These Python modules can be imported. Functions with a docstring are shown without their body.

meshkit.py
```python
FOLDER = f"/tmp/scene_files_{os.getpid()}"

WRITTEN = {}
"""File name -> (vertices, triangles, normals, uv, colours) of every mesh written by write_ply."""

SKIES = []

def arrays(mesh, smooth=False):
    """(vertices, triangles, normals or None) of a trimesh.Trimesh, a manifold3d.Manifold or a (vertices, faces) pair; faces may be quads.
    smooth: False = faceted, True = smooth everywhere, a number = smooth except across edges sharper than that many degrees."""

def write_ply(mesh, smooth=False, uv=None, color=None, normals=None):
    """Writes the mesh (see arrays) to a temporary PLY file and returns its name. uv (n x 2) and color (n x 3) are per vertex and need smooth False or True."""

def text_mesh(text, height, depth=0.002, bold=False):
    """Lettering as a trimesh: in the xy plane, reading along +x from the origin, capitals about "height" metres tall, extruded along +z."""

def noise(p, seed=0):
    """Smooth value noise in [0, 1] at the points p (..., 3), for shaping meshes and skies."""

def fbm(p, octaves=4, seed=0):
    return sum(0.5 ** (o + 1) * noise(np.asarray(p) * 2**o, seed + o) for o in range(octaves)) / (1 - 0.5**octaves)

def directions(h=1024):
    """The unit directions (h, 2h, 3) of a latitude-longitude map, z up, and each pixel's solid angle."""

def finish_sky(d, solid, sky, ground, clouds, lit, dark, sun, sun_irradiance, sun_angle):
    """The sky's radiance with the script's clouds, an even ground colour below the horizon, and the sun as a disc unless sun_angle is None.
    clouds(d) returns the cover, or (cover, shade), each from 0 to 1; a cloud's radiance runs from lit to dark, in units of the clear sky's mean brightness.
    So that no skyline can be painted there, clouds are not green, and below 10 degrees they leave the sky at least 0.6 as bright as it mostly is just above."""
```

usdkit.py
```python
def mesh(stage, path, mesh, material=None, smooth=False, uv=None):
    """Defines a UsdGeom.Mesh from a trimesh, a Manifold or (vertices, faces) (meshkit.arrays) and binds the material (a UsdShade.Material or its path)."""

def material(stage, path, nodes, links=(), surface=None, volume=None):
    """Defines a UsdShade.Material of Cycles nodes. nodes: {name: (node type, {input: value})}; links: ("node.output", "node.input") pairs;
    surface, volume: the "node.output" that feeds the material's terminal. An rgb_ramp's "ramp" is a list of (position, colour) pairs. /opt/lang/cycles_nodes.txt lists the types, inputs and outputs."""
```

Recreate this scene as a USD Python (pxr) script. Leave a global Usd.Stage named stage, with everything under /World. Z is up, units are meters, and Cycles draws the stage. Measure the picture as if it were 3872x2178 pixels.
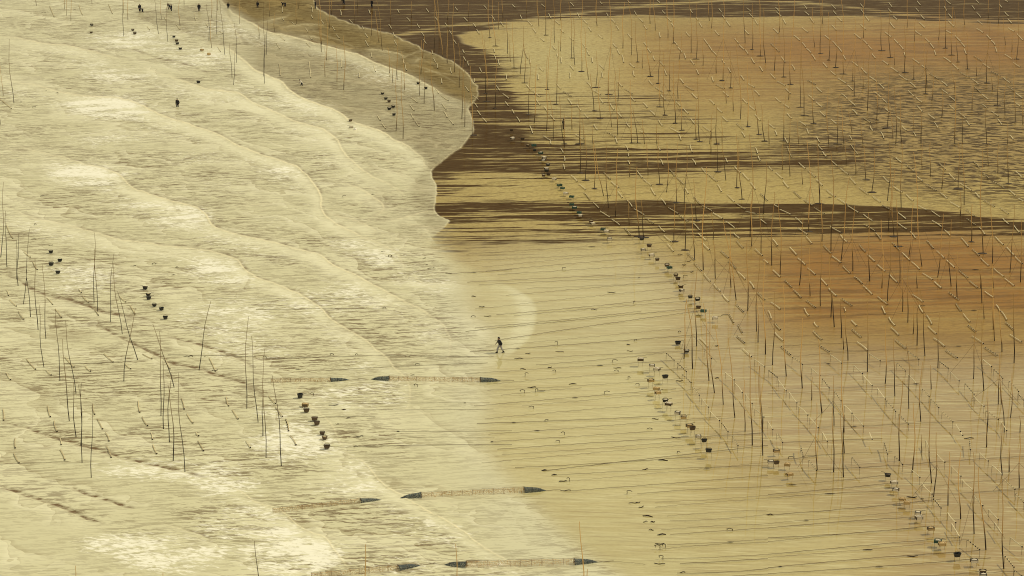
import math, random
import numpy as np
import trimesh, manifold3d
from scipy import ndimage
from PIL import Image, ImageDraw
from pxr import Usd, UsdGeom, UsdLux, UsdShade, Sdf, Gf, Vt
import usdkit, meshkit

stage = Usd.Stage.CreateInMemory()
UsdGeom.SetStageUpAxis(stage, UsdGeom.Tokens.z)
UsdGeom.SetStageMetersPerUnit(stage, 1.0)
UsdGeom.Xform.Define(stage, '/World')
UsdGeom.Scope.Define(stage, '/World/Looks')
rng = random.Random(7)

# ------------------------------------------------------------------ camera, sky, sun, exposure
CAM_H, PITCH, FPX = 90.0, math.radians(15.0), 10054.0      # height of the hill, tilt, focal length in photo pixels
EXPOSURE = -0.74
SUN_EL, SUN_AZ = math.radians(47.0), math.atan2(0.96, 0.28)
SKY_STRENGTH, SUN_INTENSITY = 0.10, 1.1
cam = UsdGeom.Camera.Define(stage, '/World/camera')
cam.CreateHorizontalApertureAttr(36.0)
cam.CreateFocalLengthAttr(36.0 * FPX / 3872.0)
cam.CreateClippingRangeAttr((1.0, 20000.0))
cam.CreateExposureAttr(EXPOSURE)
xf = UsdGeom.Xformable(cam)
xf.AddTranslateOp().Set((0, 0, CAM_H))
xf.AddRotateXOp().Set(90.0 - math.degrees(PITCH))

usdkit.material(stage, '/World/Looks/sky_look', {
    'sky': ('sky_texture', {'sky_type': 'single_scattering', 'sun_disc': False, 'sun_elevation': SUN_EL, 'sun_rotation': SUN_AZ,
                            'air_density': 0.55, 'aerosol_density': 6.0, 'ozone_density': 0.3, 'altitude': 100.0}),
    'tc': ('texture_coordinate', {}),
    'mp': ('mapping', {'scale': (2.0, 2.0, 5.0)}),
    'n': ('noise_texture', {'scale': 1.3, 'detail': 5.0, 'roughness': 0.55}),
    'r': ('map_range', {'from_min': 0.30, 'from_max': 0.70, 'to_min': 0.60, 'to_max': 0.95, 'clamp': True}),
    'mx': ('mix_color', {'b': (10.6, 9.8, 7.2), 'use_clamp': False}),
    'bg': ('background_shader', {'strength': SKY_STRENGTH})},
    [('tc.generated', 'mp.vector'), ('mp.vector', 'n.vector'), ('n.fac', 'r.value'), ('r.result', 'mx.fac'), ('sky.color', 'mx.a'),
     ('mx.result', 'bg.color')], surface='bg.background')
dome = UsdLux.DomeLight.Define(stage, '/World/sky')
UsdShade.MaterialBindingAPI.Apply(dome.GetPrim()).Bind(UsdShade.Material.Get(stage, '/World/Looks/sky_look'))
dome.GetPrim().SetCustomDataByKey('kind', 'structure')

sun = UsdLux.DistantLight.Define(stage, '/World/sun')
sun.CreateNormalizeAttr(True); sun.CreateIntensityAttr(SUN_INTENSITY); sun.CreateAngleAttr(0.5)
sun.CreateColorAttr((1.0, 0.90, 0.66))
to_sun = Gf.Vec3d(math.cos(SUN_EL) * math.sin(SUN_AZ), math.cos(SUN_EL) * math.cos(SUN_AZ), math.sin(SUN_EL))
rot = Gf.Rotation(Gf.Vec3d(0, 0, 1), to_sun)
UsdGeom.Xformable(sun).AddTransformOp().Set(Gf.Matrix4d(rot, Gf.Vec3d(0, 0, 0)))

# ------------------------------------------------------------------ helpers
cp, sp = math.cos(PITCH), math.sin(PITCH)
def ground(u, v, z=0.0):
    """The point of the level z that the photograph shows at pixel (u, v) of 3872 x 2178."""
    X, Y = (u - 1936.0) / FPX, -(v - 1089.0) / FPX
    d = (X, cp + Y * sp, -sp + Y * cp)
    t = (z - CAM_H) / d[2]
    return np.array([d[0] * t, d[1] * t, z])
def up_at(u, v, y):
    """The point at distance y seen at pixel (u, v): for the tops of upright things."""
    X, Y = (u - 1936.0) / FPX, -(v - 1089.0) / FPX
    d = (X, cp + Y * sp, -sp + Y * cp)
    t = y / d[1]
    return np.array([d[0] * t, y, CAM_H + d[2] * t])
ROW = (0, 545, 1090, 1635)
def px(t, x, y):
    """Pixel of the photograph from a note taken on detail t = (row, column) at 2.659 times the size."""
    return 968.0 * t[1] + x / 2.659, ROW[t[0]] + y / 2.659
def F(u, v):
    return u * 0.66529, v * 0.66529

names = {}
def numbered(name):
    k = names.get(name, 0); names[name] = k + 1
    return name if k == 0 else f'{name}_{k:03d}'
def child_name(parent, name):
    k, n = 0, name
    while stage.GetPrimAtPath(f'{parent}/{n}'):
        k += 1; n = f'{name}_{k:03d}'
    return f'{parent}/{n}'
def keys(prim, label=None, cat=None, group=None, kind=None):
    for k, v in (('label', label), ('category', cat), ('group', group), ('kind', kind)):
        if v: prim.SetCustomDataByKey(k, v)
    return prim
def L(name): return f'/World/Looks/{name}'
def top_mesh(name, mesh, mat, smooth=False, **kw):
    m = usdkit.mesh(stage, '/World/' + numbered(name), mesh, L(mat), smooth)
    keys(m.GetPrim(), **kw); return m.GetPrim()
def thing(name, loc, rz=0.0, **kw):
    x = UsdGeom.Xform.Define(stage, '/World/' + numbered(name))
    x.AddTranslateOp().Set(tuple(float(c) for c in loc))
    if rz: x.AddRotateZOp().Set(float(rz))
    keys(x.GetPrim(), **kw); return str(x.GetPath())
def part(parent, name, mesh, mat, smooth=False, label=None):
    m = usdkit.mesh(stage, child_name(parent, name), mesh, L(mat), smooth)
    if label: m.GetPrim().SetCustomDataByKey('label', label)
    return str(m.GetPath())

def tube(pts, radii, sides=6, caps=True):
    pts = np.asarray(pts, float); n = len(pts)
    radii = np.broadcast_to(np.asarray(radii, float), (n,))
    t = np.gradient(pts, axis=0); t /= np.linalg.norm(t, axis=1)[:, None] + 1e-12
    ref = np.array([0, 0, 1.0]) if abs(t[:, 2]).mean() < 0.8 else np.array([0, 1.0, 0])
    a = np.cross(t, ref); a /= np.linalg.norm(a, axis=1)[:, None] + 1e-12
    b = np.cross(t, a)
    ang = np.linspace(0, 2 * math.pi, sides, endpoint=False)
    v = (pts[:, None] + radii[:, None, None] * (np.cos(ang)[None, :, None] * a[:, None] + np.sin(ang)[None, :, None] * b[:, None])).reshape(-1, 3)
    f = []
    for i in range(n - 1):
        for j in range(sides):
            k = (j + 1) % sides
            p, q, r, s = i * sides + j, i * sides + k, (i + 1) * sides + k, (i + 1) * sides + j
            f += [(p, r, q), (p, s, r)]
    if caps:
        c0, c1 = len(v), len(v) + 1
        v = np.vstack([v, pts[0], pts[-1]])
        for j in range(sides):
            k = (j + 1) % sides
            f += [(c0, j, k), (c1, (n - 1) * sides + k, (n - 1) * sides + j)]
    return v, np.array(f)
def join(parts):
    v, f, n = [], [], 0
    for p in parts:
        if hasattr(p, 'vertices'): p = (np.asarray(p.vertices), np.asarray(p.faces))
        v.append(p[0]); f.append(np.asarray(p[1]) + n); n += len(p[0])
    return np.vstack(v), np.vstack(f)

# ------------------------------------------------------------------ plain materials
def plain(name, col, rough=0.6, var=0.25, scale=6.0, spec=0.4, bump=0.0):
    lo, hi = tuple(c * (1 - var) for c in col), tuple(min(1, c * (1 + var)) for c in col)
    nodes = {'g': ('geometry', {}), 'n': ('noise_texture', {'scale': scale, 'detail': 4.0}), 'o': ('object_info', {}),
             'a': ('math', {'math_type': 'multiply_add', 'value2': 0.6, 'value3': -0.3}), 's': ('math', {'math_type': 'add', 'use_clamp': True}),
             'm': ('mix_color', {'a': lo, 'b': hi}), 'p': ('principled_bsdf', {'roughness': rough, 'specular_ior_level': spec})}
    links = [('g.position', 'n.vector'), ('o.random', 'a.value1'), ('n.fac', 's.value1'), ('a.value', 's.value2'), ('s.value', 'm.fac'), ('m.result', 'p.base_color')]
    usdkit.material(stage, L(name), nodes, links, surface='p.BSDF')
def bamboo(name, dry, wet, z0, z1):
    """Bamboo bleached above the tide mark and stained dark below it, with darker nodes."""
    usdkit.material(stage, L(name), {
        'g': ('geometry', {}), 'xyz': ('separate_xyz', {}), 'n': ('noise_texture', {'scale': 1.2, 'detail': 3.0}), 'o': ('object_info', {}),
        'j': ('math', {'math_type': 'multiply_add', 'value2': 3.0, 'value3': -1.5}), 'zz': ('math', {'math_type': 'add'}),
        'j2': ('math', {'math_type': 'multiply_add', 'value2': 2.6, 'value3': -1.3}), 'z3': ('math', {'math_type': 'add'}),
        'r': ('map_range', {'range_type': 'smoothstep', 'from_min': z0, 'from_max': z1}),
        'v': ('map_range', {'to_min': 0.65, 'to_max': 1.25}), 'dry': ('mix_color', {'blend_type': 'multiply', 'fac': 1.0, 'a': dry, 'use_clamp': False}),
        'm': ('mix_color', {'a': wet}), 'p': ('principled_bsdf', {'roughness': 0.45, 'specular_ior_level': 0.4})},
        [('g.position', 'xyz.vector'), ('g.position', 'n.vector'), ('n.fac', 'j.value1'), ('j.value', 'zz.value1'), ('xyz.z', 'zz.value2'),
         ('o.random', 'j2.value1'), ('j2.value', 'z3.value1'), ('zz.value', 'z3.value2'), ('z3.value', 'r.value'), ('o.random', 'v.value'),
         ('v.result', 'dry.b'), ('dry.result', 'm.b'), ('r.result', 'm.fac'), ('m.result', 'p.base_color')], surface='p.BSDF')
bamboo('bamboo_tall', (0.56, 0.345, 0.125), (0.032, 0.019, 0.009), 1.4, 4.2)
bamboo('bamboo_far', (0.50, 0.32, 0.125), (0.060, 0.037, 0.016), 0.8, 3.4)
bamboo('bamboo_dark', (0.16, 0.10, 0.045), (0.016, 0.011, 0.007), 3.0, 7.0)  # darker bamboo colours for the poles in the left sea
plain('spar_pale', (0.66, 0.58, 0.36), 0.5, 0.3, 2.0)
plain('spar_dull', (0.52, 0.43, 0.24), 0.5, 0.35, 2.0)
plain('spar_dark', (0.06, 0.042, 0.025), 0.6, 0.3, 2.0)
plain('lashing', (0.030, 0.020, 0.012), 0.8, 0.3)
plain('rope_brown', (0.095, 0.058, 0.028), 0.85, 0.5, 0.4)
plain('tub_dark', (0.022, 0.022, 0.021), 0.4, 0.4)
plain('tub_brown', (0.085, 0.055, 0.030), 0.55, 0.4)
plain('crate_green', (0.035, 0.085, 0.062), 0.45, 0.3)
plain('crate_white', (0.62, 0.55, 0.42), 0.5, 0.25)
plain('crate_yellow', (0.48, 0.34, 0.15), 0.5, 0.3)
plain('skin', (0.32, 0.19, 0.12), 0.5, 0.1)
plain('hair', (0.012, 0.010, 0.009), 0.5, 0.2)
plain('cloth_black', (0.014, 0.014, 0.018), 0.85, 0.3)
plain('cloth_grey', (0.34, 0.33, 0.34), 0.85, 0.2)
plain('cloth_dark_blue', (0.022, 0.026, 0.040), 0.85, 0.3)
plain('cloth_white', (0.70, 0.66, 0.58), 0.85, 0.1)
plain('rubber', (0.012, 0.010, 0.010), 0.4, 0.2)
plain('driftwood', (0.040, 0.026, 0.015), 0.8, 0.4)
plain('hoop_rust', (0.16, 0.065, 0.028), 0.7, 0.3)
plain('float_white', (0.78, 0.74, 0.64), 0.4, 0.05)
def net(name, col, cover, scale):
    usdkit.material(stage, L(name), {
        'g': ('geometry', {}), 'mp': ('mapping', {'scale': (scale, scale * 0.7, scale)}), 'n': ('noise_texture', {'scale': 1.0, 'detail': 2.0}),
        'r': ('map_range', {'range_type': 'smoothstep', 'from_min': 0.62 - cover * 0.35, 'from_max': 0.72 - cover * 0.35}),
        't': ('transparent_bsdf', {}), 'd': ('principled_bsdf', {'base_color': col, 'roughness': 0.8}), 'm': ('mix_closure', {})},
        [('g.position', 'mp.vector'), ('mp.vector', 'n.vector'), ('n.fac', 'r.value'), ('r.result', 'm.fac'), ('t.BSDF', 'm.closure1'), ('d.BSDF', 'm.closure2')], surface='m.closure')
net('net_tan', (0.50, 0.32, 0.13), 0.27, 16.0)
net('net_blue', (0.050, 0.068, 0.075), 0.62, 22.0)

# ------------------------------------------------------------------ the ground: one sheet with low relief, divided into sea, channel and mudflat
MG = 500                                                    # margin of the chart round the part in view (chart units: 2576 across the view)
CW, CH = 2576 + 2 * MG, 1449 + 2 * MG
def canvas(shapes, blur, base=0.0, half=True):
    s = 0.5 if half else 1.0
    im = Image.new('F', (int(CW * s), int(CH * s)), base); d = ImageDraw.Draw(im)
    for sh in shapes:
        kind, pts, val = sh[0], sh[1], sh[2]
        P = [((x + MG) * s, (y + MG) * s) for x, y in pts] if kind != 'e' else None
        if kind == 'p': d.polygon(P, fill=val)
        elif kind == 'l': d.line(P, fill=val, width=max(1, int(round(sh[3] * s))), joint='curve')
        else:
            cx, cy, rx, ry = pts
            d.ellipse([(cx - rx + MG) * s, (cy - ry + MG) * s, (cx + rx + MG) * s, (cy + ry + MG) * s], fill=val)
    a = np.asarray(im, np.float32)
    b = (blur, blur) if np.ndim(blur) == 0 else blur
    return ndimage.gaussian_filter(a, (b[0] * s, b[1] * s)) if max(b) > 0 else a
def sample(a, fx, fy):
    s = a.shape[1] / CW
    return ndimage.map_coordinates(a, [np.clip((fy + MG) * s, 0, a.shape[0] - 1), np.clip((fx + MG) * s, 0, a.shape[1] - 1)], order=1, mode='nearest')

FRONT_UP = [(600, -500), (740, -120), (794, 0), (798, 20), (831, 40), (869, 54), (894, 64), (949, 75), (1001, 92), (1044, 112), (1074, 130), (1119, 147),
    (1156, 165), (1181, 190), (1204, 212), (1209, 230), (1204, 245), (1191, 257), (1174, 270), (1184, 295), (1194, 317), (1189, 335), (1176, 352), (1169, 362),
    (1144, 383), (1114, 408), (1079, 429), (1094, 455), (1099, 480), (1096, 503), (1091, 523), (1100, 538), (1115, 548), (1136, 560), (1119, 578)]
FRONT_LOW = [(1085, 600), (1120, 640), (1160, 700), (1176, 783), (1216, 818), (1244, 843), (1240, 900), (1215, 950), (1225, 1010), (1215, 1080), (1225, 1140),
    (1270, 1200), (1330, 1260), (1400, 1330), (1480, 1400), (1560, 1449), (1800, 1700), (2000, 1949)]
def rough(pts, amp, step=5.0, seed=0):
    """The polyline with small scallops, as a wave's edge has."""
    r = np.random.default_rng(seed); p = np.array(pts, float)
    d = np.r_[0, np.cumsum(np.linalg.norm(np.diff(p, axis=0), axis=1))]
    t = np.arange(0, d[-1], step); q = np.stack([np.interp(t, d, p[:, 0]), np.interp(t, d, p[:, 1])], 1)
    q = ndimage.gaussian_filter1d(q, 1.6, axis=0, mode='nearest')
    nz = ndimage.gaussian_filter1d(r.normal(size=(len(q), 2)), 1.0, axis=0) + 1.6 * ndimage.gaussian_filter1d(r.normal(size=(len(q), 2)), 3.5, axis=0)
    return [tuple(x) for x in q + nz * amp * np.array([1.0, 0.7])]
front_up = rough(FRONT_UP, 3.0, seed=1)
sea_poly = front_up + FRONT_LOW + [(-500, 1949), (-500, -500)]
WAVES = [  # the edges of the wavelets that overrun each other, each running in from the left
    ([(545, -10), (590, 38), (640, 62), (681, 85), (744, 95), (794, 110), (856, 125), (894, 135), (924, 147), (944, 160), (1019, 185), (1069, 207), (1119, 240), (1178, 262)], 1.0, 1.0),
    ([(525, 112), (575, 120), (600, 140), (644, 178), (684, 197), (711, 205), (719, 222), (756, 245), (806, 265), (856, 282), (874, 300), (906, 315), (964, 332), (994, 355), (1024, 363), (1044, 383), (1069, 398), (1073, 413), (1069, 428)], 1.2, 0.6),
    ([(0, 90), (42, 95), (87, 105), (175, 115), (275, 140), (325, 150)], 0.7, 1.0),
    ([(362, 172), (425, 190), (482, 212), (525, 225), (600, 232), (644, 265), (676, 272), (706, 290), (744, 307), (806, 322), (844, 345), (854, 368), (859, 383), (894, 408), (901, 420), (944, 450), (981, 463), (1024, 495)], 0.9, 0.5),
    ([(0, 200), (87, 212), (150, 232), (212, 242), (300, 245), (350, 260), (375, 272), (425, 297), (500, 322), (532, 330), (575, 350), (587, 362), (644, 385), (694, 400), (749, 418), (767, 435), (789, 460), (806, 485), (811, 503), (806, 523), (816, 543), (844, 563), (884, 583), (919, 600), (956, 613), (994, 630), (1011, 650), (1016, 675)], 1.0, 0.7),
    ([(0, 352), (62, 372), (112, 385), (162, 395), (200, 410), (250, 420), (300, 437), (320, 462), (337, 477), (400, 495), (450, 510), (500, 522), (525, 547), (527, 565), (575, 585), (644, 600), (694, 612), (744, 627), (806, 642), (831, 665), (844, 672), (906, 697), (931, 713), (1001, 750), (1069, 785), (1106, 810), (1119, 822), (1131, 845), (1131, 888), (1124, 910)], 0.9, 0.8),
    ([(0, 518), (37, 528), (75, 547), (150, 562), (225, 582), (312, 605), (375, 612), (425, 620), (525, 630), (600, 652), (612, 677), (644, 697), (700, 718), (769, 750), (806, 772), (829, 800), (869, 825), (919, 857), (944, 880), (976, 902), (989, 925), (1014, 945), (1034, 970), (1031, 1012), (1019, 1040)], 0.8, 0.7),
    ([(0, 692), (42, 705), (62, 720), (112, 745), (175, 757), (250, 785), (312, 797), (375, 810)], 0.35, 1.3),
    ([(212, 815), (250, 825), (312, 857), (362, 880), (425, 915), (500, 930), (550, 950), (595, 960), (660, 985)], 0.3, 1.2),
    ([(410, 850), (475, 862), (550, 885), (612, 910), (644, 932)], 0.35, 1.1),
    ([(0, 1058), (62, 1080), (150, 1110), (225, 1128), (300, 1153), (375, 1170), (432, 1183), (475, 1193), (525, 1205)], 0.4, 1.4),
    ([(455, 990), (510, 1008), (560, 1018), (640, 1030)], 0.2, 0.8),
    ([(-40, 1212), (0, 1228), (62, 1248), (125, 1268), (170, 1285), (212, 1308), (265, 1318)], 0.3, 2.0),
    ([(175, 1228), (217, 1248), (262, 1258), (300, 1273), (342, 1283)], 0.3, 1.3), ([(400, 1315), (475, 1338), (550, 1365)], 0.3, 0.9),
    ([(550, 1210), (600, 1235), (644, 1262), (714, 1288), (744, 1318), (779, 1340), (819, 1350), (839, 1383), (869, 1423), (900, 1470)], 0.7, 0.1),
    ([(869, 1138), (919, 1165), (944, 1198), (974, 1228), (1044, 1268), (1119, 1308), (1174, 1345), (1194, 1363), (1251, 1395), (1330, 1450)], 0.8, 0.15),
    ([(790, 940), (760, 960), (740, 990), (790, 1030), (830, 1060), (869, 1138)], 0.4, 0.1),
    ([(644, 58), (690, 50), (740, 35)], 0.4, 0.2), ([(700, 70), (760, 62), (830, 60)], 0.3, 0.2), ([(750, 95), (760, 88), (830, 98)], 0.4, 0.2),
    ([(920, 122), (960, 127), (1000, 133), (1030, 148)], 0.5, 0.2), ([(1040, 160), (1070, 140)], 0.4, 0.2), ([(880, 295), (960, 290), (1040, 280)], 0.25, 0.2),
    ([(949, 440), (1000, 430), (1060, 420)], 0.35, 0.3), ([(990, 430), (1020, 445), (1030, 455)], 0.3, 0.3), ([(960, 560), (1020, 548), (1075, 530), (1100, 538)], 0.5, 0.3),
    ([(850, 455), (920, 480), (960, 510), (970, 525), (955, 540), (920, 555)], 0.5, 0.5), ([(820, 535), (900, 555), (950, 580), (930, 600)], 0.5, 0.5),
    ([(560, 22), (600, 90), (620, 120)], 0.3, 0.4), ([(290, 120), (345, 130), (400, 150), (450, 160), (540, 190)], 0.2, 0.9), ([(90, 385), (0, 375)], 0.2, 0.7),
    ([(980, 600), (1040, 590), (1110, 600)], 0.25, 0.3), ([(1060, 612), (1060, 590), (1120, 570)], 0.3, 0.3), ([(1020, 690), (1080, 720), (1146, 713)], 0.3, 0.2)]
bands, lines, troughs = [], [], []
for i, (w, cr, tr) in enumerate(WAVES):
    q = rough(w, 1.6, 6.0, seed=20 + i)
    for k in range(len(q) - 1):                            # the swash is thickest where a tongue has run furthest
        e = min(1.0, 3.0 * min(k, len(q) - 2 - k) / max(len(q), 1) + 0.25)
        seg = [q[k], q[k + 1]]
        bands.append(('l', [(x - 12, y + 9) for x, y in seg], 1.0 * cr * e, 24))
        lines.append(('l', [(x - 1, y + 1) for x, y in seg], cr * e, 4))
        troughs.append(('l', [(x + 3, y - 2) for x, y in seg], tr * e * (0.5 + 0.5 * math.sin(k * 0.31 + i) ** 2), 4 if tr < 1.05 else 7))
lr = np.random.default_rng(12)
for x0, x1, y0, y1, n in ((860, 1150, 380, 700, 46), (980, 1230, 800, 1420, 34), (660, 1170, 70, 340, 34), (500, 900, 420, 760, 16)):   # thin crossing ripples in the swash
    for _ in range(n):
        cx, cy, ln_, sl = lr.uniform(x0, x1), lr.uniform(y0, y1), lr.uniform(35, 110), lr.choice([-0.22, -0.14, 0.16, 0.3, 0.42]) + lr.normal() * 0.05
        t_ = np.linspace(-1, 1, 14); xs_ = cx + t_ * ln_; ys_ = cy + sl * t_ * ln_ + lr.uniform(-7, 7) * (1 - t_ ** 2) + ndimage.gaussian_filter1d(lr.normal(size=14), 1) * 1.2
        v_ = lr.uniform(0.25, 0.6)
        for k in range(13):
            w_ = v_ * (1 - abs(t_[k])) ** 0.5
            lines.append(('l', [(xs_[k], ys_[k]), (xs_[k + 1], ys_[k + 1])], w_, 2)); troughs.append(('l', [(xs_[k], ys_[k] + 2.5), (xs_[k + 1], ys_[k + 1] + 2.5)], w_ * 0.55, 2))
for k in range(len(front_up) - 1):
    seg = front_up[k:k + 2]
    lines.append(('l', [(x - 1, y + 1) for x, y in seg], 0.55, 3)); bands.append(('l', [(x - 8, y + 5) for x, y in seg], 0.16, 14))
foam = [('e', e[:4], e[4]) for e in [(330, 105, 120, 26, .9), (480, 150, 90, 30, .6), (290, 192, 85, 22, .8), (265, 268, 110, 30, 1), (430, 290, 80, 20, .4), (225, 440, 110, 30, .9),
    (270, 350, 110, 22, .6), (450, 545, 85, 30, 1), (330, 520, 60, 14, .5), (200, 705, 110, 40, .7), (560, 690, 90, 30, .8), (570, 800, 130, 45, .8), (730, 430, 35, 16, .9),
    (620, 880, 110, 40, .55), (420, 1180, 190, 30, .75), (570, 1225, 90, 40, .7), (300, 1372, 110, 25, .95), (430, 1395, 140, 45, .9), (620, 1330, 130, 50, .7), (740, 1120, 120, 50, .8),
    (900, 1000, 120, 36, .7), (700, 1045, 80, 30, .6), (740, 1400, 130, 50, .85), (900, 930, 30, 12, .8), (1000, 955, 40, 12, .5), (830, 760, 110, 35, .5), (950, 640, 60, 30, .6),
    (1030, 700, 50, 30, .55), (1110, 720, 70, 26, .5), (1080, 840, 50, 30, .45), (480, 400, 90, 20, .35), (560, 470, 100, 25, .3), (900, 1170, 60, 25, .5), (1080, 1340, 120, 35, .4),
    (850, 1225, 110, 25, .5), (520, 80, 70, 18, .5), (600, 235, 60, 20, .45), (680, 255, 60, 22, .4), (800, 265, 60, 18, .4), (700, 560, 60, 20, .35), (860, 620, 60, 20, .4), (1000, 1420, 120, 30, .45)]]
mask = {}
hard = canvas([('p', sea_poly, 1.0)], 0.7, half=False); soft = canvas([('p', sea_poly, 1.0)], (10, 26))
mask['crest'] = np.clip(canvas(bands, (6, 10)) * 0.95, 0, 1) ; mask['edge'] = np.clip(canvas(lines, 1.2, half=False) * 1.3, 0, 1.5)
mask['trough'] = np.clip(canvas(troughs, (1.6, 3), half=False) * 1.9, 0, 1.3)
fbands = []
for i, (w, cr, tr) in enumerate(WAVES):
    if cr < 0.6: continue
    q = rough(w, 2.0, 14.0, seed=70 + i)
    for k in range(len(q) - 1):
        s_ = 0.5 + 0.5 * math.sin(k * 0.23 + i * 1.9)
        fbands.append(('l', [(x - 34, y + 20) for x, y in q[k:k + 2]], 0.30 + 0.45 * s_, 34))
mask['calm'] = np.clip(canvas([('p', [(-500, 1200), (0, 1238), (140, 1290), (265, 1335), (560, 1400), (640, 1949), (-500, 1949)], 0.9), ('p', [(-40, 1075), (150, 1118), (330, 1165), (430, 1195), (300, 1215), (180, 1225), (0, 1150)], .7), ('p', [(175, 1240), (300, 1285), (412, 1330), (500, 1345), (400, 1250), (250, 1225)], .7), ('p', [(1010, 930), (1230, 900), (1240, 1180), (1400, 1340), (1500, 1449), (1250, 1440), (1100, 1290), (1020, 1100)], .75), ('p', [(420, 858), (560, 890), (650, 935), (560, 945), (450, 905)], .6), ('p', [(1130, 600), (1180, 700), (1250, 860), (1180, 840), (1120, 740)], .8)], 14), 0, 1)
mask['foam'] = np.clip(canvas(foam, (11, 30)) * 0.85 + canvas(fbands, (12, 26)) * 0.75, 0, 1)
# how turbid the sea is: the thin outer tongues show the brown bed, the inner wavelets are milky
inner1 = WAVES[0][0]; inner2 = WAVES[1][0]
mask['tone'] = canvas([('p', [(-500, -500), (480, -500), (545, -10)] + inner2 + [(1130, 430), (1160, 560), (1150, 620), (1200, 700), (1300, 850), (1400, 1100), (1700, 1400), (2300, 1949), (-500, 1949)], 1.0),
    ('p', [(545, -10)] + inner1 + [(1200, 300), (1180, 362), (1079, 429)] + inner2[::-1], 0.38),
    ('p', [(300, 40), (450, 20), (545, 0), (640, 62), (644, 170), (560, 115), (400, 60)], 0.6), ('p', [(1030, 470), (1060, 440), (1079, 429), (1105, 480), (1130, 560), (1100, 590), (1040, 540)], 0.55),
    ('p', [(944, 460), (1024, 495), (1060, 540), (1080, 600), (1000, 600), (930, 560)], 0.82)], (5, 9))
flow = [(1001, 88), (1100, 70), (1150, 62), (1288, 54), (1400, 38), (1500, 28), (1600, 16), (1700, 8), (1800, 1), (1900, 0), (2000, 5), (2100, 13), (2200, 24), (2300, 38), (2400, 48), (2576, 52), (3076, 56)]
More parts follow.
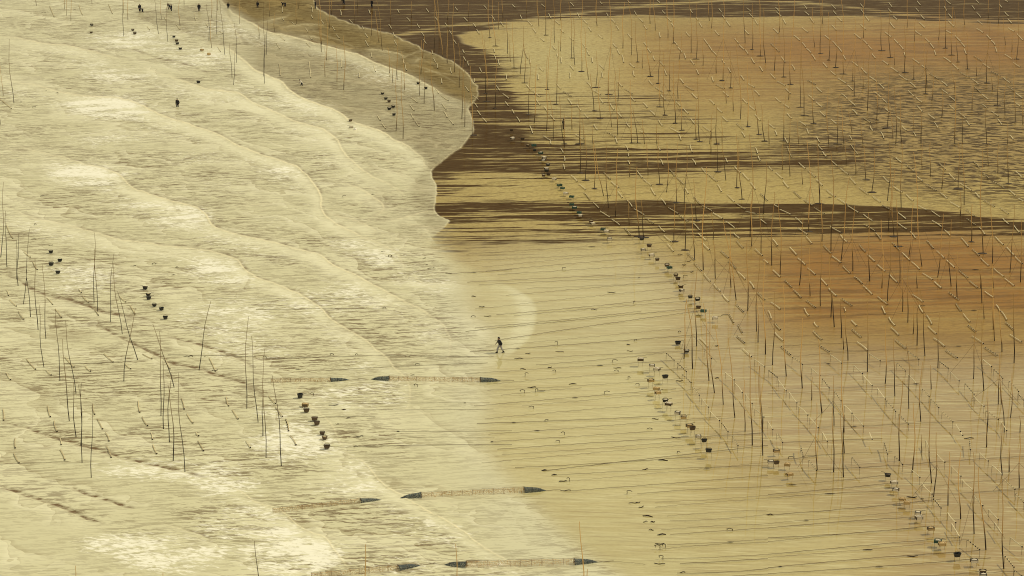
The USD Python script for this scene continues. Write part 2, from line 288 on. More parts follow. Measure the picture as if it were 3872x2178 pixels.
mask['wet'] = np.clip(canvas([  # channel and streaks, where a dark hill reflection is painted as brown
    ('p', [(794, -500), (3076, -500), (3076, 58), (2576, 60), (2480, 58), (2400, 55), (2330, 53), (2240, 45), (2170, 40), (2050, 40), (1950, 42), (1850, 45), (1750, 43), (1600, 36), (1500, 42), (1400, 47), (1300, 57), (1150, 88), (1010, 98), (600, 40)], 1.0),
    ('p', [(1290, 240), (1345, 290), (1400, 335), (1460, 362), (1700, 363), (2000, 366), (2200, 380), (2240, 405), (2000, 425), (1650, 440), (1400, 440), (1250, 440)], 0.54),
    ('p', [(1300, 395), (1500, 385), (1720, 392), (1900, 402), (1650, 432), (1300, 438)], 0.76),
    ('p', [(1000, 85), (1150, 88), (1169, 112), (1219, 125), (1244, 150), (1258, 180), (1284, 228), (1300, 290), (1330, 350), (1370, 390), (1360, 432), (1250, 437), (1140, 441), (1110, 470), (1060, 480), (1000, 400), (1100, 200)], 1.0),
    ('p', [(1060, 440), (1130, 445), (1200, 462), (1150, 490), (1060, 500)], 0.55),
    ('p', [(1040, 560), (1300, 545), (1700, 560), (2100, 575), (2100, 590), (1750, 606), (1450, 612), (1250, 622), (1100, 640)], 0.42),
    ('p', [(1040, 514), (1300, 510), (1420, 509), (1550, 505), (1650, 503), (1750, 511), (1900, 513), (2060, 513), (2200, 519), (2330, 527), (2450, 544), (2576, 559), (3076, 570), (3076, 602), (2576, 592), (2400, 583), (2250, 580), (2100, 584), (1900, 583), (1750, 580), (1600, 570), (1450, 558), (1300, 550), (1150, 556), (1040, 575)], 0.86),
    ('l', flow, 0.25, 9), ('l', [(1288, 62), (1150, 78), (1030, 100)], 0.3, 4), ('l', [(2260, 36), (2340, 40), (2450, 34), (2576, 44)], 0.3, 5), ('l', [(1500, 18), (1600, 12), (1420, 20)], 0.3, 4)], (1.6, 14)), 0, 1)
mask['streak'] = np.clip(canvas([('p', [(1100, 150), (1230, 110), (1330, 160), (1330, 215), (1560, 228), (1720, 240), (1800, 290), (2000, 310), (2150, 330), (2230, 370), (2200, 450), (1900, 445), (1500, 455), (1380, 480), (1230, 490), (1100, 500), (1080, 430)], 0.74),
    ('p', [(1080, 500), (1400, 500), (1500, 505), (2600, 540), (2600, 600), (1700, 606), (1450, 612), (1250, 622), (1100, 650), (1050, 600)], 0.75), ('p', [(794, -500), (3076, -500), (3076, 55), (1600, 50), (1200, 85), (1000, 95), (700, 20)], 0.45),
    ('p', [(1050, 600), (1500, 605), (1600, 650), (1300, 700), (1120, 690)], 0.30)], (8, 30)), 0, 1)
mask['scaly'] = np.clip(canvas([('p', [(1980, 330), (2060, 230), (2200, 180), (2400, 180), (3076, 190), (3076, 500), (2576, 520), (2300, 500), (2150, 440), (1960, 400)], 1.0), ('p', [(1450, 22), (2300, 30), (2300, 42), (1500, 48)], 0.5)], (25, 60)), 0, 1)
mask['orange'] = np.clip(canvas([('e', (2000, 135, 420, 75), .8), ('e', (2380, 130, 400, 90), 1.2), ('e', (2600, 120, 200, 60), 1.0), ('e', (1850, 215, 300, 55), .6), ('e', (2250, 205, 350, 65), .75), ('e', (2000, 720, 330, 130), .6),
    ('e', (2350, 720, 400, 150), 1.15), ('e', (2480, 640, 170, 30), .9), ('e', (1720, 700, 120, 90), .25), ('e', (2400, 860, 350, 90), .5), ('e', (2300, 470, 60, 16), .5), ('e', (1360, 60, 120, 10), .4)], (28, 90)), 0, 1)
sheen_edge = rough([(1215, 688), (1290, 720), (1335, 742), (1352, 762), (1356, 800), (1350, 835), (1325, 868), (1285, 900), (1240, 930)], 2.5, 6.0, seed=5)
sheen = canvas([('p', [(1080, 640), (1180, 670)] + sheen_edge + [(1150, 930)], 0.54), ('p', [(1215, 690)] + sheen_edge + [(1230, 860), (1250, 780)], 0.66), ('p', [(1262, 708)] + sheen_edge[3:-6] + [(1285, 850), (1312, 790), (1296, 742)], 1.0)], (5, 12))  # bright sky reflection on the water sheet, painted into the ground colour
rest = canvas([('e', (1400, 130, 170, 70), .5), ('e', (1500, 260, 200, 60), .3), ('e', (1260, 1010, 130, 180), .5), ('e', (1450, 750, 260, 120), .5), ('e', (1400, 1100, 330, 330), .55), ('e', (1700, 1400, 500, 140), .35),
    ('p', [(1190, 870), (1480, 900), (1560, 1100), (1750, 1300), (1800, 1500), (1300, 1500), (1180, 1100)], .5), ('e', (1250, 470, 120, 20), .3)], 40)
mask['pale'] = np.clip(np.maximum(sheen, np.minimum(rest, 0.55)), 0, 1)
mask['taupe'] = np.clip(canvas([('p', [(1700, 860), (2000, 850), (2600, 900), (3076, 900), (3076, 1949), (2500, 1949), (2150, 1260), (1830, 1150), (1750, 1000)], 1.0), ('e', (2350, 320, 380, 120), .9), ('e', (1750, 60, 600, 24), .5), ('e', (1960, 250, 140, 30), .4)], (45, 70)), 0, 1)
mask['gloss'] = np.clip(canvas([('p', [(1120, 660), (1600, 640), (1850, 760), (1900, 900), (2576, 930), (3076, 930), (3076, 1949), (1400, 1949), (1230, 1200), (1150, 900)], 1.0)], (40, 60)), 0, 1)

fv = np.r_[-2600, -1900, np.linspace(-1400, -120, 60), np.arange(-80, 2290, 3.3), np.linspace(2350, 4200, 60), 6500, 12000, 24000]
dist = CAM_H * (cp * FPX + -(fv - 1089) * sp) / (sp * FPX + (fv - 1089) * cp)
dist = np.r_[20000, 8000, dist[(dist > 0) & (dist < 5000)]]
uu = np.r_[-12, -4, -1.6, -0.9, np.linspace(-0.6, -0.23, 40), np.arange(-0.222, 0.2221, 3.4 / FPX), np.linspace(0.23, 0.6, 40), 0.9, 1.6, 4, 12]
UU, DD = np.meshgrid(uu, dist)
XX, YY = UU * DD, DD.copy()
zc = YY * cp + CAM_H * sp
gu = 1936 + FPX * XX / zc; gv = 1089 - FPX * (YY * sp - CAM_H * cp) / zc
gx, gy = F(gu, gv)
M = {k: sample(a, gx, gy) for k, a in mask.items()}
tt = np.clip((gy - 560) / 60.0, 0, 1)
seaM = sample(hard, gx, gy) * (1 - tt) + sample(soft, gx, gy) * tt
for k in ('crest', 'edge', 'trough', 'foam'): M[k] = M[k] * seaM
# relief: the bores stand a hand's breadth above the water they overrun, mud and bed are gently uneven
P3 = np.stack([XX * 0.05, YY * 0.05, 0 * XX], -1)
ZZ = 0.05 * (meshkit.fbm(P3, 4, 3) - 0.5) + seaM * (0.05 + 0.07 * M['crest'] + 0.07 * M['edge'] - 0.06 * M['trough'])
P4 = np.stack([XX * 0.35, YY * 0.8, 0 * XX], -1)
ZZ += 0.10 * (meshkit.noise(P4, 5) - 0.5) * (0.55 * M['foam'] + 0.25 * seaM) + 0.10 * (meshkit.noise(np.stack([XX * 0.5, YY * 0.55, 0 * XX], -1), 9) - 0.5) * M['scaly'] * (1 - seaM)
nr, nc = XX.shape
V = np.stack([XX, YY, ZZ], -1).reshape(-1, 3)
idx = np.arange(nr * nc).reshape(nr, nc)
a, b, c, d = idx[:-1, :-1], idx[:-1, 1:], idx[1:, 1:], idx[1:, :-1]
tri = np.stack([np.stack([a, d, c], -1), np.stack([a, c, b], -1)], 2).reshape(-1, 3)
cls = np.where(seaM > 0.5, 0, np.where((M['wet'] > 0.5), 1, 2))[:-1, :-1]
cls = np.repeat(cls.ravel(), 2)
# smooth shading shared by the three sheets
fn = np.cross(V[tri[:, 1]] - V[tri[:, 0]], V[tri[:, 2]] - V[tri[:, 0]])
NV = np.zeros_like(V)
for k in range(3):
    for ax in range(3): NV[:, ax] += np.bincount(tri[:, k], fn[:, ax], len(V))
NV /= np.linalg.norm(NV, axis=1)[:, None] + 1e-12
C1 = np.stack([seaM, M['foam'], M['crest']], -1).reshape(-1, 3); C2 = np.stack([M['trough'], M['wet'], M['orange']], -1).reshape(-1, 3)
C3 = np.stack([M['streak'], M['scaly'], M['pale']], -1).reshape(-1, 3); C4 = np.stack([M['taupe'], M['gloss'], M['tone']], -1).reshape(-1, 3)
EDGE = np.stack([M['edge'], M['calm'], 0 * M['calm']], -1).reshape(-1, 3)

def N(kind, **kw): return (kind, kw)
nodes = {'g': N('geometry'), 'c1': N('attribute', attribute='m_one'), 'c2': N('attribute', attribute='m_two'), 'c3': N('attribute', attribute='m_three'), 'c4': N('attribute', attribute='m_four'), 'ce': N('attribute', attribute='m_edge'),
    's1': N('separate_color'), 's2': N('separate_color'), 's3': N('separate_color'), 's4': N('separate_color'), 'se': N('separate_color')}
links = [(f'c{k}.color', f's{k}.color') for k in '1234e']
SEA, FOAM, CREST, TROUGH, WET, ORANGE, STREAK, SCALY, PALE, TAUPE, GLOSS, TONE, EDG = 's1.r', 's1.g', 's1.b', 's2.r', 's2.g', 's2.b', 's3.r', 's3.g', 's3.b', 's4.r', 's4.g', 's4.b', 'se.r'
cnt = [0]
def nd(kind, ins=(), **kw):
    cnt[0] += 1; n = f'x{cnt[0]}'; nodes[n] = (kind, {k: v for k, v in kw.items()})
    for src, dst in ins: links.append((src, f'{n}.{dst}'))
    return n
def noise(sx, sy, rot=0.0, detail=4.0, rough_=0.55, dist_=0.0, off=0.0):
    m = nd('mapping', [('g.position', 'vector')], rotation=(0, 0, math.radians(rot)), location=(off, off * 0.7, 0))
    m2 = nd('mapping', [(m + '.vector', 'vector')], scale=(sx, sy, 0.0))
    return nd('noise_texture', [(m2 + '.vector', 'vector')], scale=1.0, detail=detail, roughness=rough_, distortion=dist_) + '.fac'
def mth(t, a, b=None, c=None, clamp=False):
    kw, ins = {'math_type': t, 'use_clamp': clamp}, []
    for i, x in enumerate((a, b, c)):
        if x is None: continue
        if isinstance(x, str): ins.append((x, f'value{i + 1}'))
        else: kw[f'value{i + 1}'] = float(x)
    return nd('math', ins, **kw) + '.value'
def rng_(x, lo, hi, a=0.0, b=1.0):
    return nd('map_range', [(x, 'value')], range_type='smoothstep', from_min=lo, from_max=hi, to_min=a, to_max=b) + '.result'
def mixc(f, a, b):
    kw, ins = {}, []
    for k, x in (('fac', f), ('a', a), ('b', b)):
        if isinstance(x, str): ins.append((x, k))
        else: kw[k] = x
    return nd('mix_color', ins, **kw) + '.result'
# colours: sand and mud by dampness and iron, channel water with a dark hill reflection painted in as brown, milky sea water, foam
big = noise(0.018, 0.03, 8, 4.0); st1 = noise(0.034, 0.66, -2, 4.0, 0.5, 0.5); st2 = noise(0.16, 1.5, -6, 4.0, 0.6, off=31); fine = noise(0.9, 2.6, 0, 4.0, 0.65)
sand = mixc(rng_(big, 0.35, 0.65), (0.45, 0.365, 0.140), (0.37, 0.29, 0.105))
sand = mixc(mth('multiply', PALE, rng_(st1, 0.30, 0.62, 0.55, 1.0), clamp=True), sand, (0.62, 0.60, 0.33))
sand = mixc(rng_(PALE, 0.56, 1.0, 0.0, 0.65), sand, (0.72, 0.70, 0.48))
orf = mth('multiply', ORANGE, rng_(mth('add', mth('multiply', st1, 0.6), mth('multiply', big, 0.5)), 0.44, 0.60, 0.62, 1.05))
sand = mixc(orf, sand, (0.285, 0.142, 0.032))
sand = mixc(mth('multiply', mth('multiply', ORANGE, 0.85, clamp=True), rng_(noise(0.075, 0.50, -3, 5.0, 0.68, 0.6, off=71), 0.47, 0.60)), sand, (0.165, 0.080, 0.021))
sand = mixc(mth('multiply', TAUPE, rng_(st1, 0.25, 0.7, 0.45, 0.95)), sand, (0.325, 0.225, 0.092))
dryf = mth('multiply_add', GLOSS, -0.75, 1.0)
sand = mixc(mth('multiply', dryf, rng_(noise(2.2, 7.0, 0, 2.0, 0.6, off=91), 0.42, 0.66, 0.0, 0.50)), sand, (0.22, 0.14, 0.05))
sand = mixc(mth('multiply', dryf, rng_(fine, 0.47, 0.66, 0.0, 0.60)), sand, (0.18, 0.112, 0.040))
scf = noise(0.42, 1.15, 10, 3.0, 0.6, 0.5, off=5)
sand = mixc(mth('multiply', SCALY, rng_(scf, 0.465, 0.535, 0.0, 1.0), clamp=True), sand, (0.075, 0.045, 0.011))
wn = mth('multiply', mth('subtract', mth('add', mth('multiply', st1, 0.60), mth('multiply', st2, 0.40)), 0.5), mth('multiply_add', STREAK, 11.0, 0.6))
wetf = rng_(mth('add', mth('add', WET, mth('multiply', STREAK, 0.10)), wn), 0.27, 0.74)
dark = mixc(rng_(st2, 0.35, 0.7), (0.050, 0.027, 0.010), (0.072, 0.041, 0.015))
dark = mixc(rng_(noise(0.22, 3.0, -3, 3.0, 0.6, off=77), 0.58, 0.72, 0.0, 0.40), dark, (0.34, 0.26, 0.12))
dark = mixc(rng_(noise(0.5, 2.6, 4, 4.0, 0.65, 0.4, off=41), 0.44, 0.60, 0.0, 0.55), dark, (0.105, 0.070, 0.031))
land = mixc(wetf, sand, dark)
# sea
r1 = noise(0.24, 1.8, -9, 5.0, 0.60, 0.75, off=11); r2 = noise(0.70, 2.9, 14, 4.0, 0.65, 0.7, off=43); r3 = noise(0.05, 0.09, 0, 3.0, off=3)
milk = mixc(TONE, (0.205, 0.160, 0.078), (0.60, 0.58, 0.385))
dashes = mth('multiply', rng_(mth('add', mth('multiply', r1, 0.6), mth('multiply', r2, 0.4)), 0.494, 0.540), rng_(r3, 0.36, 0.60, 0.45, 1.0))
dashes = mth('multiply', dashes, mth('multiply_add', 'se.g', -0.72, 1.0))
dashes = mth('multiply', dashes, mth('subtract', 1.0, mth('multiply', CREST, 0.6, clamp=True), clamp=True))
milk = mixc(mth('multiply', dashes, 0.88), milk, mixc(TONE, (0.085, 0.056, 0.025), (0.165, 0.118, 0.056)))
milk = mixc(mth('multiply', rng_(r2, 0.25, 0.45, 1.0, 0.0), 0.30), milk, (0.68, 0.65, 0.40))
sxyz = nd('separate_xyz', [('g.position', 'vector')])
adv = mth('add', mth('multiply', sxyz + '.x', 0.75 / 13.0), mth('multiply', sxyz + '.y', 0.66 / 13.0))
saw = mth('fraction', mth('add', adv, mth('multiply', noise(0.035, 0.035, 0, 4.0, 0.55, 0.4, off=27), 3.0)))
saw2 = mth('fraction', mth('add', mth('multiply', adv, 1.9), mth('multiply', noise(0.06, 0.05, 0, 4.0, 0.6, 0.5, off=57), 3.8)))
come = rng_(noise(0.05, 0.05, 0, 2.0, off=66), 0.38, 0.62, 0.15, 1.0); come2 = rng_(noise(0.07, 0.06, 0, 2.0, off=96), 0.40, 0.62)
milk = mixc(mth('multiply', rng_(saw, 0.45, 1.0), mth('multiply', come, 0.42)), milk, mixc(TONE, (0.33, 0.25, 0.11), (0.80, 0.78, 0.57)))
milk = mixc(mth('multiply', rng_(saw2, 0.70, 1.0), mth('multiply', come2, 0.42)), milk, mixc(TONE, (0.36, 0.28, 0.13), (0.82, 0.80, 0.60)))
milk = mixc(mth('multiply', rng_(saw, 0.0, 0.10, 1.0, 0.0), mth('multiply', come, 0.30)), milk, mixc(TONE, (0.10, 0.068, 0.026), (0.24, 0.17, 0.075)))
milk = mixc(mth('multiply', rng_(saw2, 0.0, 0.08, 1.0, 0.0), mth('multiply', come2, 0.26)), milk, mixc(TONE, (0.10, 0.068, 0.026), (0.26, 0.185, 0.08)))
fl = noise(1.0, 2.3, 14, 4.0, 0.65, 0.6, off=19)
foamf = mth('multiply', rng_(mth('add', mth('multiply', mth('multiply', FOAM, rng_(noise(0.10, 0.24, -15, 3.0, 0.6, off=88), 0.36, 0.58, 0.35, 1.0)), 0.44), mth('multiply_add', fl, 1.3, -0.28)), 0.50, 0.78), rng_(FOAM, 0.02, 0.25), clamp=True)
milk = mixc(mth('multiply', mth('multiply', CREST, rng_(fl, 0.32, 0.60, 0.35, 1.0)), mth('multiply_add', TONE, 0.30, 0.45), clamp=True), milk, (0.82, 0.80, 0.59))
milk = mixc(mth('multiply', foamf, 0.92), milk, (0.90, 0.89, 0.77))
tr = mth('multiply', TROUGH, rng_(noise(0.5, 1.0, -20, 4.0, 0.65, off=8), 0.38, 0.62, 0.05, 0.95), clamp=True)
milk = mixc(tr, milk, (0.15, 0.095, 0.042))  # shade in front of each wave edge, painted into the sea colour
milk = mixc(mth('multiply', EDG, rng_(fl, 0.34, 0.62, 0.10, 1.0), clamp=True), milk, (0.78, 0.72, 0.48))
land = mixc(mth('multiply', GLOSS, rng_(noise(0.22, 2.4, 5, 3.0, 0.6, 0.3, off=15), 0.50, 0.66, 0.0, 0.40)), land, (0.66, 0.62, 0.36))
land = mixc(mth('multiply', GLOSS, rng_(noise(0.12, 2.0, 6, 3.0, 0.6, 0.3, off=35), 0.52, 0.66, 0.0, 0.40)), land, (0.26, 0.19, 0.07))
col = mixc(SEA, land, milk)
# gloss and ripples
rgh = mth('add', mth('multiply', mth('subtract', 1.0, wetf), 0.22), 0.10)
rgh = nd('mix_float', [(SEA, 'fac'), (rgh, 'a')], b=0.30) + '.result'
rgh = nd('mix_float', [(GLOSS, 'fac'), (rgh, 'a')], b=0.02) + '.result'
rip = mth('add', mth('multiply', mth('add', mth('multiply', r1, 0.6), mth('multiply', r2, 0.4)), mth('multiply_add', SEA, 0.9, 0.10)), mth('multiply', scf, mth('multiply', SCALY, 0.25)))
rip = mth('add', rip, mth('multiply', noise(1.1, 3.0, -4, 2.0, 0.5, off=61), 0.10))
rip = mth('multiply', rip, mth('multiply_add', GLOSS, -0.94, 1.0))
bmp = nd('bump', [(rip, 'height')], strength=0.55, distance=0.16) + '.normal'
spc = nd('mix_float', [(mth('multiply', wetf, mth('subtract', 1.0, SEA)), 'fac')], a=0.05, b=0.003) + '.result'
spc = nd('mix_float', [(SEA, 'fac'), (spc, 'a'), (mth('multiply', TONE, 0.15), 'b')]) + '.result'
spc = nd('mix_float', [(mth('multiply', GLOSS, mth('subtract', 1.0, wetf)), 'fac'), (spc, 'a')], b=1.0) + '.result'
pb = nd('principled_bsdf', [(col, 'base_color'), (rgh, 'roughness'), (bmp, 'normal'), (spc, 'specular_ior_level')], ior=1.33)
usdkit.material(stage, L('tidal_ground'), nodes, links, surface=pb + '.BSDF')

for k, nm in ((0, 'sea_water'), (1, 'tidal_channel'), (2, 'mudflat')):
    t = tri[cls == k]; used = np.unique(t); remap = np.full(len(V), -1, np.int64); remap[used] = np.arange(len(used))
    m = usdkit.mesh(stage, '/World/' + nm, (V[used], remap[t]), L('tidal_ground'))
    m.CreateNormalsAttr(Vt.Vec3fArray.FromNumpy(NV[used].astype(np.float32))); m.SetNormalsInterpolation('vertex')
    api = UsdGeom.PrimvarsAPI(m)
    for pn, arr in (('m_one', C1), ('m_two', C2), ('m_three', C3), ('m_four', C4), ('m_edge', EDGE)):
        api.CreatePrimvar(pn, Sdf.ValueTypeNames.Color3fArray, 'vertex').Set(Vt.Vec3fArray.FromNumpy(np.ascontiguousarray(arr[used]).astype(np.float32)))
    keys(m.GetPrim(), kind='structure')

# ------------------------------------------------------------------ notes taken on the photograph, detail by detail (2.659 x its size): (row, column): x y of base, x y of top, ...
POLES = {
(0, 0): "365 60 362 -320;648 95 643 -300;670 160 676 -240;717 215 720 -190;928 40 925 -330;1237 365 1228 -120;1245 135 1232 -200;1284 200 1275 -160;1595 345 1550 -40;1623 195 1605 -160;1680 420 1678 20;1808 262 1803 -80;1850 50 1848 -260;2104 410 2075 40;2130 485 2112 180;2132 180 2128 -150;2176 345 2176 -40;2186 110 2182 -180;2268 555 2215 10;2334 780 2305 430;2351 855 2368 480;2383 635 2360 230;2405 245 2412 -130;30 965 0 660;137 1040 85 390;5 1255 -5 1170",
(0, 1): "32 395 25 250;80 845 92 340;78 775 75 20;105 550 110 190;135 170 135 -100;185 320 185 130;404 245 408 -20;430 90 430 -100;655 525 628 80;665 455 640 -30;710 610 712 180;692 775 690 480;737 290 740 0;762 150 748 -160;818 825 815 470;886 905 884 360;987 210 990 0;1020 70 1020 -60;1160 360 1155 120;1242 430 1200 110;1272 515 1205 -40;1345 745 1325 470;1375 835 1362 650;1422 805 1428 380;1497 905 1465 520;1410 1320 1405 770;1480 1400 1462 720;1565 180 1565 10;1648 965 1650 600;1692 1045 1685 680;1660 750 1665 400;1672 590 1695 350;1792 1115 1757 500;1795 490 1795 0;1875 570 1820 -20;1920 640 1925 300;1993 730 1980 30;1930 200 1935 -160;1845 410 1790 -60;2045 885 2040 430;2068 1195 2095 690;2103 1280 2085 580;2178 1360 2160 660;2320 1020 2270 310;2310 940 2295 390;2398 1090 2415 590;2350 380 2330 -20;2410 465 2370 -20;2440 290 2440 20;2530 540 2520 190;2480 180 2465 -110;2560 620 2545 380;2135 170 2135 20;1352 200 1350 -140",
(0, 2): "145 135 147 -160;268 265 250 -140;343 355 345 -60;427 430 412 -20;488 200 490 -160;486 515 490 180;25 685 10 220;84 745 120 260;128 835 120 430;352 900 390 270;160 1155 175 560;218 1240 238 650;437 1050 460 410;605 585 575 20;632 655 620 170;696 720 705 -40;765 800 728 280;855 260 850 -160;845 880 855 510;972 950 990 -30;885 1195 860 770;827 1115 790 740;997 1275 965 850;1060 1020 1078 680;1113 485 1130 20;1205 555 1165 -60;1262 625 1240 210;1311 688 1315 500;1393 240 1393 -160;1438 308 1425 -120;1390 770 1330 260;1565 378 1550 -30;1470 840 1480 360;1485 1075 1485 690;1580 915 1610 360;1670 990 1685 600;1540 1160 1525 510;1640 1240 1620 620;1708 1310 1695 940;1210 1440 1195 800;1265 1440 1215 1080;1068 1360 1040 720;420 1400 370 900;345 1320 350 560;525 1449 475 960;600 1300 600 1050;680 1449 670 990;730 1449 715 1180;815 1449 805 1260;1335 1449 1310 1200;1460 1449 1455 1250;1808 528 1790 -40;1850 595 1850 30;1922 660 1912 380;1983 210 1960 -140;2007 285 2012 -120;1630 435 1630 -40;2055 735 2053 540;2112 810 2120 -40;2200 885 2200 500;2340 430 2318 -40;2295 1200 2245 330;2153 1040 2130 780;2222 1120 2225 810;2413 500 2410 30;2493 565 2482 -40;2550 635 2530 80;2374 1275 2372 640;2487 1355 2395 770;2540 1420 2510 1060;2000 1395 2012 1130;1850 1400 1852 1040;1890 1425 1870 780;1985 1449 2000 1300;2057 1449 2055 1060;2115 1449 2105 1200;1680 600 1710 320",
(0, 3): "68 710 65 340;115 325 100 -130;162 775 150 180;225 850 275 -40;323 1080 327 330;528 540 518 -60;550 240 545 -160;472 475 445 80;610 605 605 120;683 680 680 190;757 745 735 -40;850 815 875 170;953 885 965 560;955 380 968 -40;1145 510 1138 100;1228 580 1215 100;1278 655 1265 340;1395 275 1392 -160;1378 730 1375 250;1472 415 1480 180;1462 800 1470 420;1583 945 1572 360;1595 855 1598 500;1650 1015 1675 700;1712 405 1718 -40;1783 485 1775 0;1848 555 1855 70;1910 625 1865 70;1978 250 1975 -140;2005 695 2000 330;2095 765 2098 540;2200 835 2238 220;2215 180 2215 -160;2385 455 2360 180;2450 520 2455 340;2500 595 2520 20;2320 230 2340 -60;2310 1060 2320 440;2480 1230 2485 440;2560 1250 2560 980;2255 905 2250 750;2380 1160 2395 760;205 1000 215 820;370 1165 340 560;457 1245 425 600;605 1449 600 890;700 1449 720 960;765 1449 735 1040;867 970 870 610;955 1449 930 1180;1005 1110 1030 500;1098 1210 1085 580;1192 1290 1215 700;1260 1380 1225 1080;1290 1449 1270 850;1350 1449 1330 910;1465 1340 1465 1060;1540 1440 1535 1100;1750 1180 1750 850;1885 1449 1890 800;1885 930 1845 700;1960 1449 1955 1060;2050 1100 2060 840;2195 1449 2195 1040;2405 1449 2405 1240;150 1420 175 960;220 1449 230 1150;310 1449 290 1200;850 1340 808 1110;10 1449 0 1200",
(1, 0): "10 1140 35 380;75 1240 58 670;170 1360 195 900;182 1430 165 960",
(1, 2): "530 30 530 -300;688 290 690 -200;740 365 738 -100;830 450 822 0;920 520 815 -40;965 640 940 -20;1045 730 1068 50;1178 810 1170 560;1183 330 1185 160;1278 930 1250 230;1365 315 1350 -20;1482 405 1470 -100;1557 485 1560 -20;1325 940 1300 560;1632 980 1640 600;1650 590 1660 -20;1732 595 1760 10;1743 1065 1745 600;1832 1160 1800 600;1915 1265 1950 230;2045 1350 2025 960;2157 365 2115 -20;2198 1440 2190 870;2263 440 2262 -100;2310 555 2275 -40;2400 930 2395 -100;2412 1025 2405 570;2265 1569 2130 760;2510 1110 2490 630;2530 700 2560 170;1860 770 1830 350;2025 960 2005 680;2070 280 2060 -60;2000 90 2005 -60",
(1, 3): "30 1220 60 480;130 1310 110 560;220 325 215 -20;145 260 145 0;347 405 340 230;310 1420 345 740;415 880 400 -40;515 600 490 -40;522 600 515 360;545 975 540 560;637 1070 640 70;740 1170 820 330;785 200 775 -40;847 1275 865 620;885 300 870 -20;985 360 965 20;1045 485 1075 40;1205 570 1225 -30;1213 870 1230 170;1018 1380 1008 690;1150 1449 1140 760;1263 930 1268 250;1310 1030 1290 550;1335 640 1345 -20;1418 1130 1460 590;1548 1230 1470 80;1550 240 1550 -20;1635 330 1632 -20;1745 445 1780 160;1700 1340 1760 700;1838 1430 1840 760;1935 720 1935 480;1910 450 1915 -20;1980 615 1955 -20;2045 985 2050 600;2155 1100 2150 40;2215 210 2210 -60;2310 290 2315 0;2420 400 2410 20;2262 1200 2245 550;2425 1290 2470 600;2545 1390 2555 760;2265 1449 2250 1230;2140 1449 2125 1260;1330 1390 1330 1000;1500 1449 1490 1270",
(2, 0): "228 165 290 -600;312 290 265 -190;377 420 345 -300;465 510 430 -240;440 800 395 170;610 935 560 210;708 1340 638 510;765 1060 655 325;940 150 950 -560;988 240 955 -400;1105 345 1140 -350;1230 465 1135 -250;1388 725 1180 30;1242 940 1365 200;1752 1000 1530 360;1995 830 2115 130;1608 1290 1597 430;1648 1420 1645 730;2476 1215 2490 280;765 1500 740 950",
(2, 1): "15 1350 -50 480",
(2, 2): "1733 710 1755 110;1822 810 1758 110;1852 585 1855 -200;1978 930 1925 150;2033 1050 1980 210;2135 1170 2050 360;2250 1300 2183 500;2375 225 2365 -490;2452 435 2490 -345;2477 545 2465 150;2543 665 2535 -300;2342 1440 2335 920;2515 1449 2485 780",
(2, 3): "52 770 75 40;180 885 150 -40;342 1005 345 300;420 80 410 -400;527 180 525 -550;630 290 610 -330;668 390 625 -20;437 1125 445 890;543 1255 512 510;660 1380 652 880;740 500 735 100;758 615 752 380;802 725 770 190;762 1449 745 690;1008 840 1008 120;1180 960 1183 360;1283 1085 1268 500;1203 130 1240 -490;1347 235 1348 -450;1398 345 1395 -430;1460 460 1468 150;1503 575 1505 200;1577 680 1530 0;1415 1210 1395 560;1532 1340 1548 740;1703 800 1720 240;1900 90 1900 -370;2152 150 2125 -190;2177 305 2165 60;2060 910 2110 200;2165 1030 2145 330;2263 415 2255 100;2287 530 2265 -220;2350 640 2320 200;2313 1165 2325 650;2468 750 2458 50;2440 1300 2455 850;2345 1170 2340 900;1640 1015 1632 770;2380 1449 2340 920;2205 1449 2215 1100;2535 1449 2530 1280",
(3, 0): "822 310 790 -480;812 130 815 -500;922 460 937 -290;1697 105 1720 -590;1747 290 1700 -470;1858 398 1790 -600;758 1800 758 1340;1640 1850 1640 1410;2600 1800 2562 1090",
(3, 1): "65 40 70 -430;97 260 75 -840;265 340 170 -580;1125 1750 1100 1125;2025 1800 2010 1120",
(3, 2): "730 1900 687 895;755 1800 753 1375;2408 130 2380 -800;2530 230 2490 -670",
(3, 3): "493 375 490 -300;665 400 650 -250;768 450 735 -200;765 210 765 -180;1316 285 1350 -520;1458 400 1465 -300;1642 510 1622 -320;1668 650 1695 0;1806 735 1822 195;1935 870 1930 200;2068 1020 2065 200;2355 420 2355 -100;2422 400 2430 150;2523 560 2538 50;2200 1180 2115 350;2375 1370 2355 470;2195 150 2195 -50;1545 200 1545 20",
}
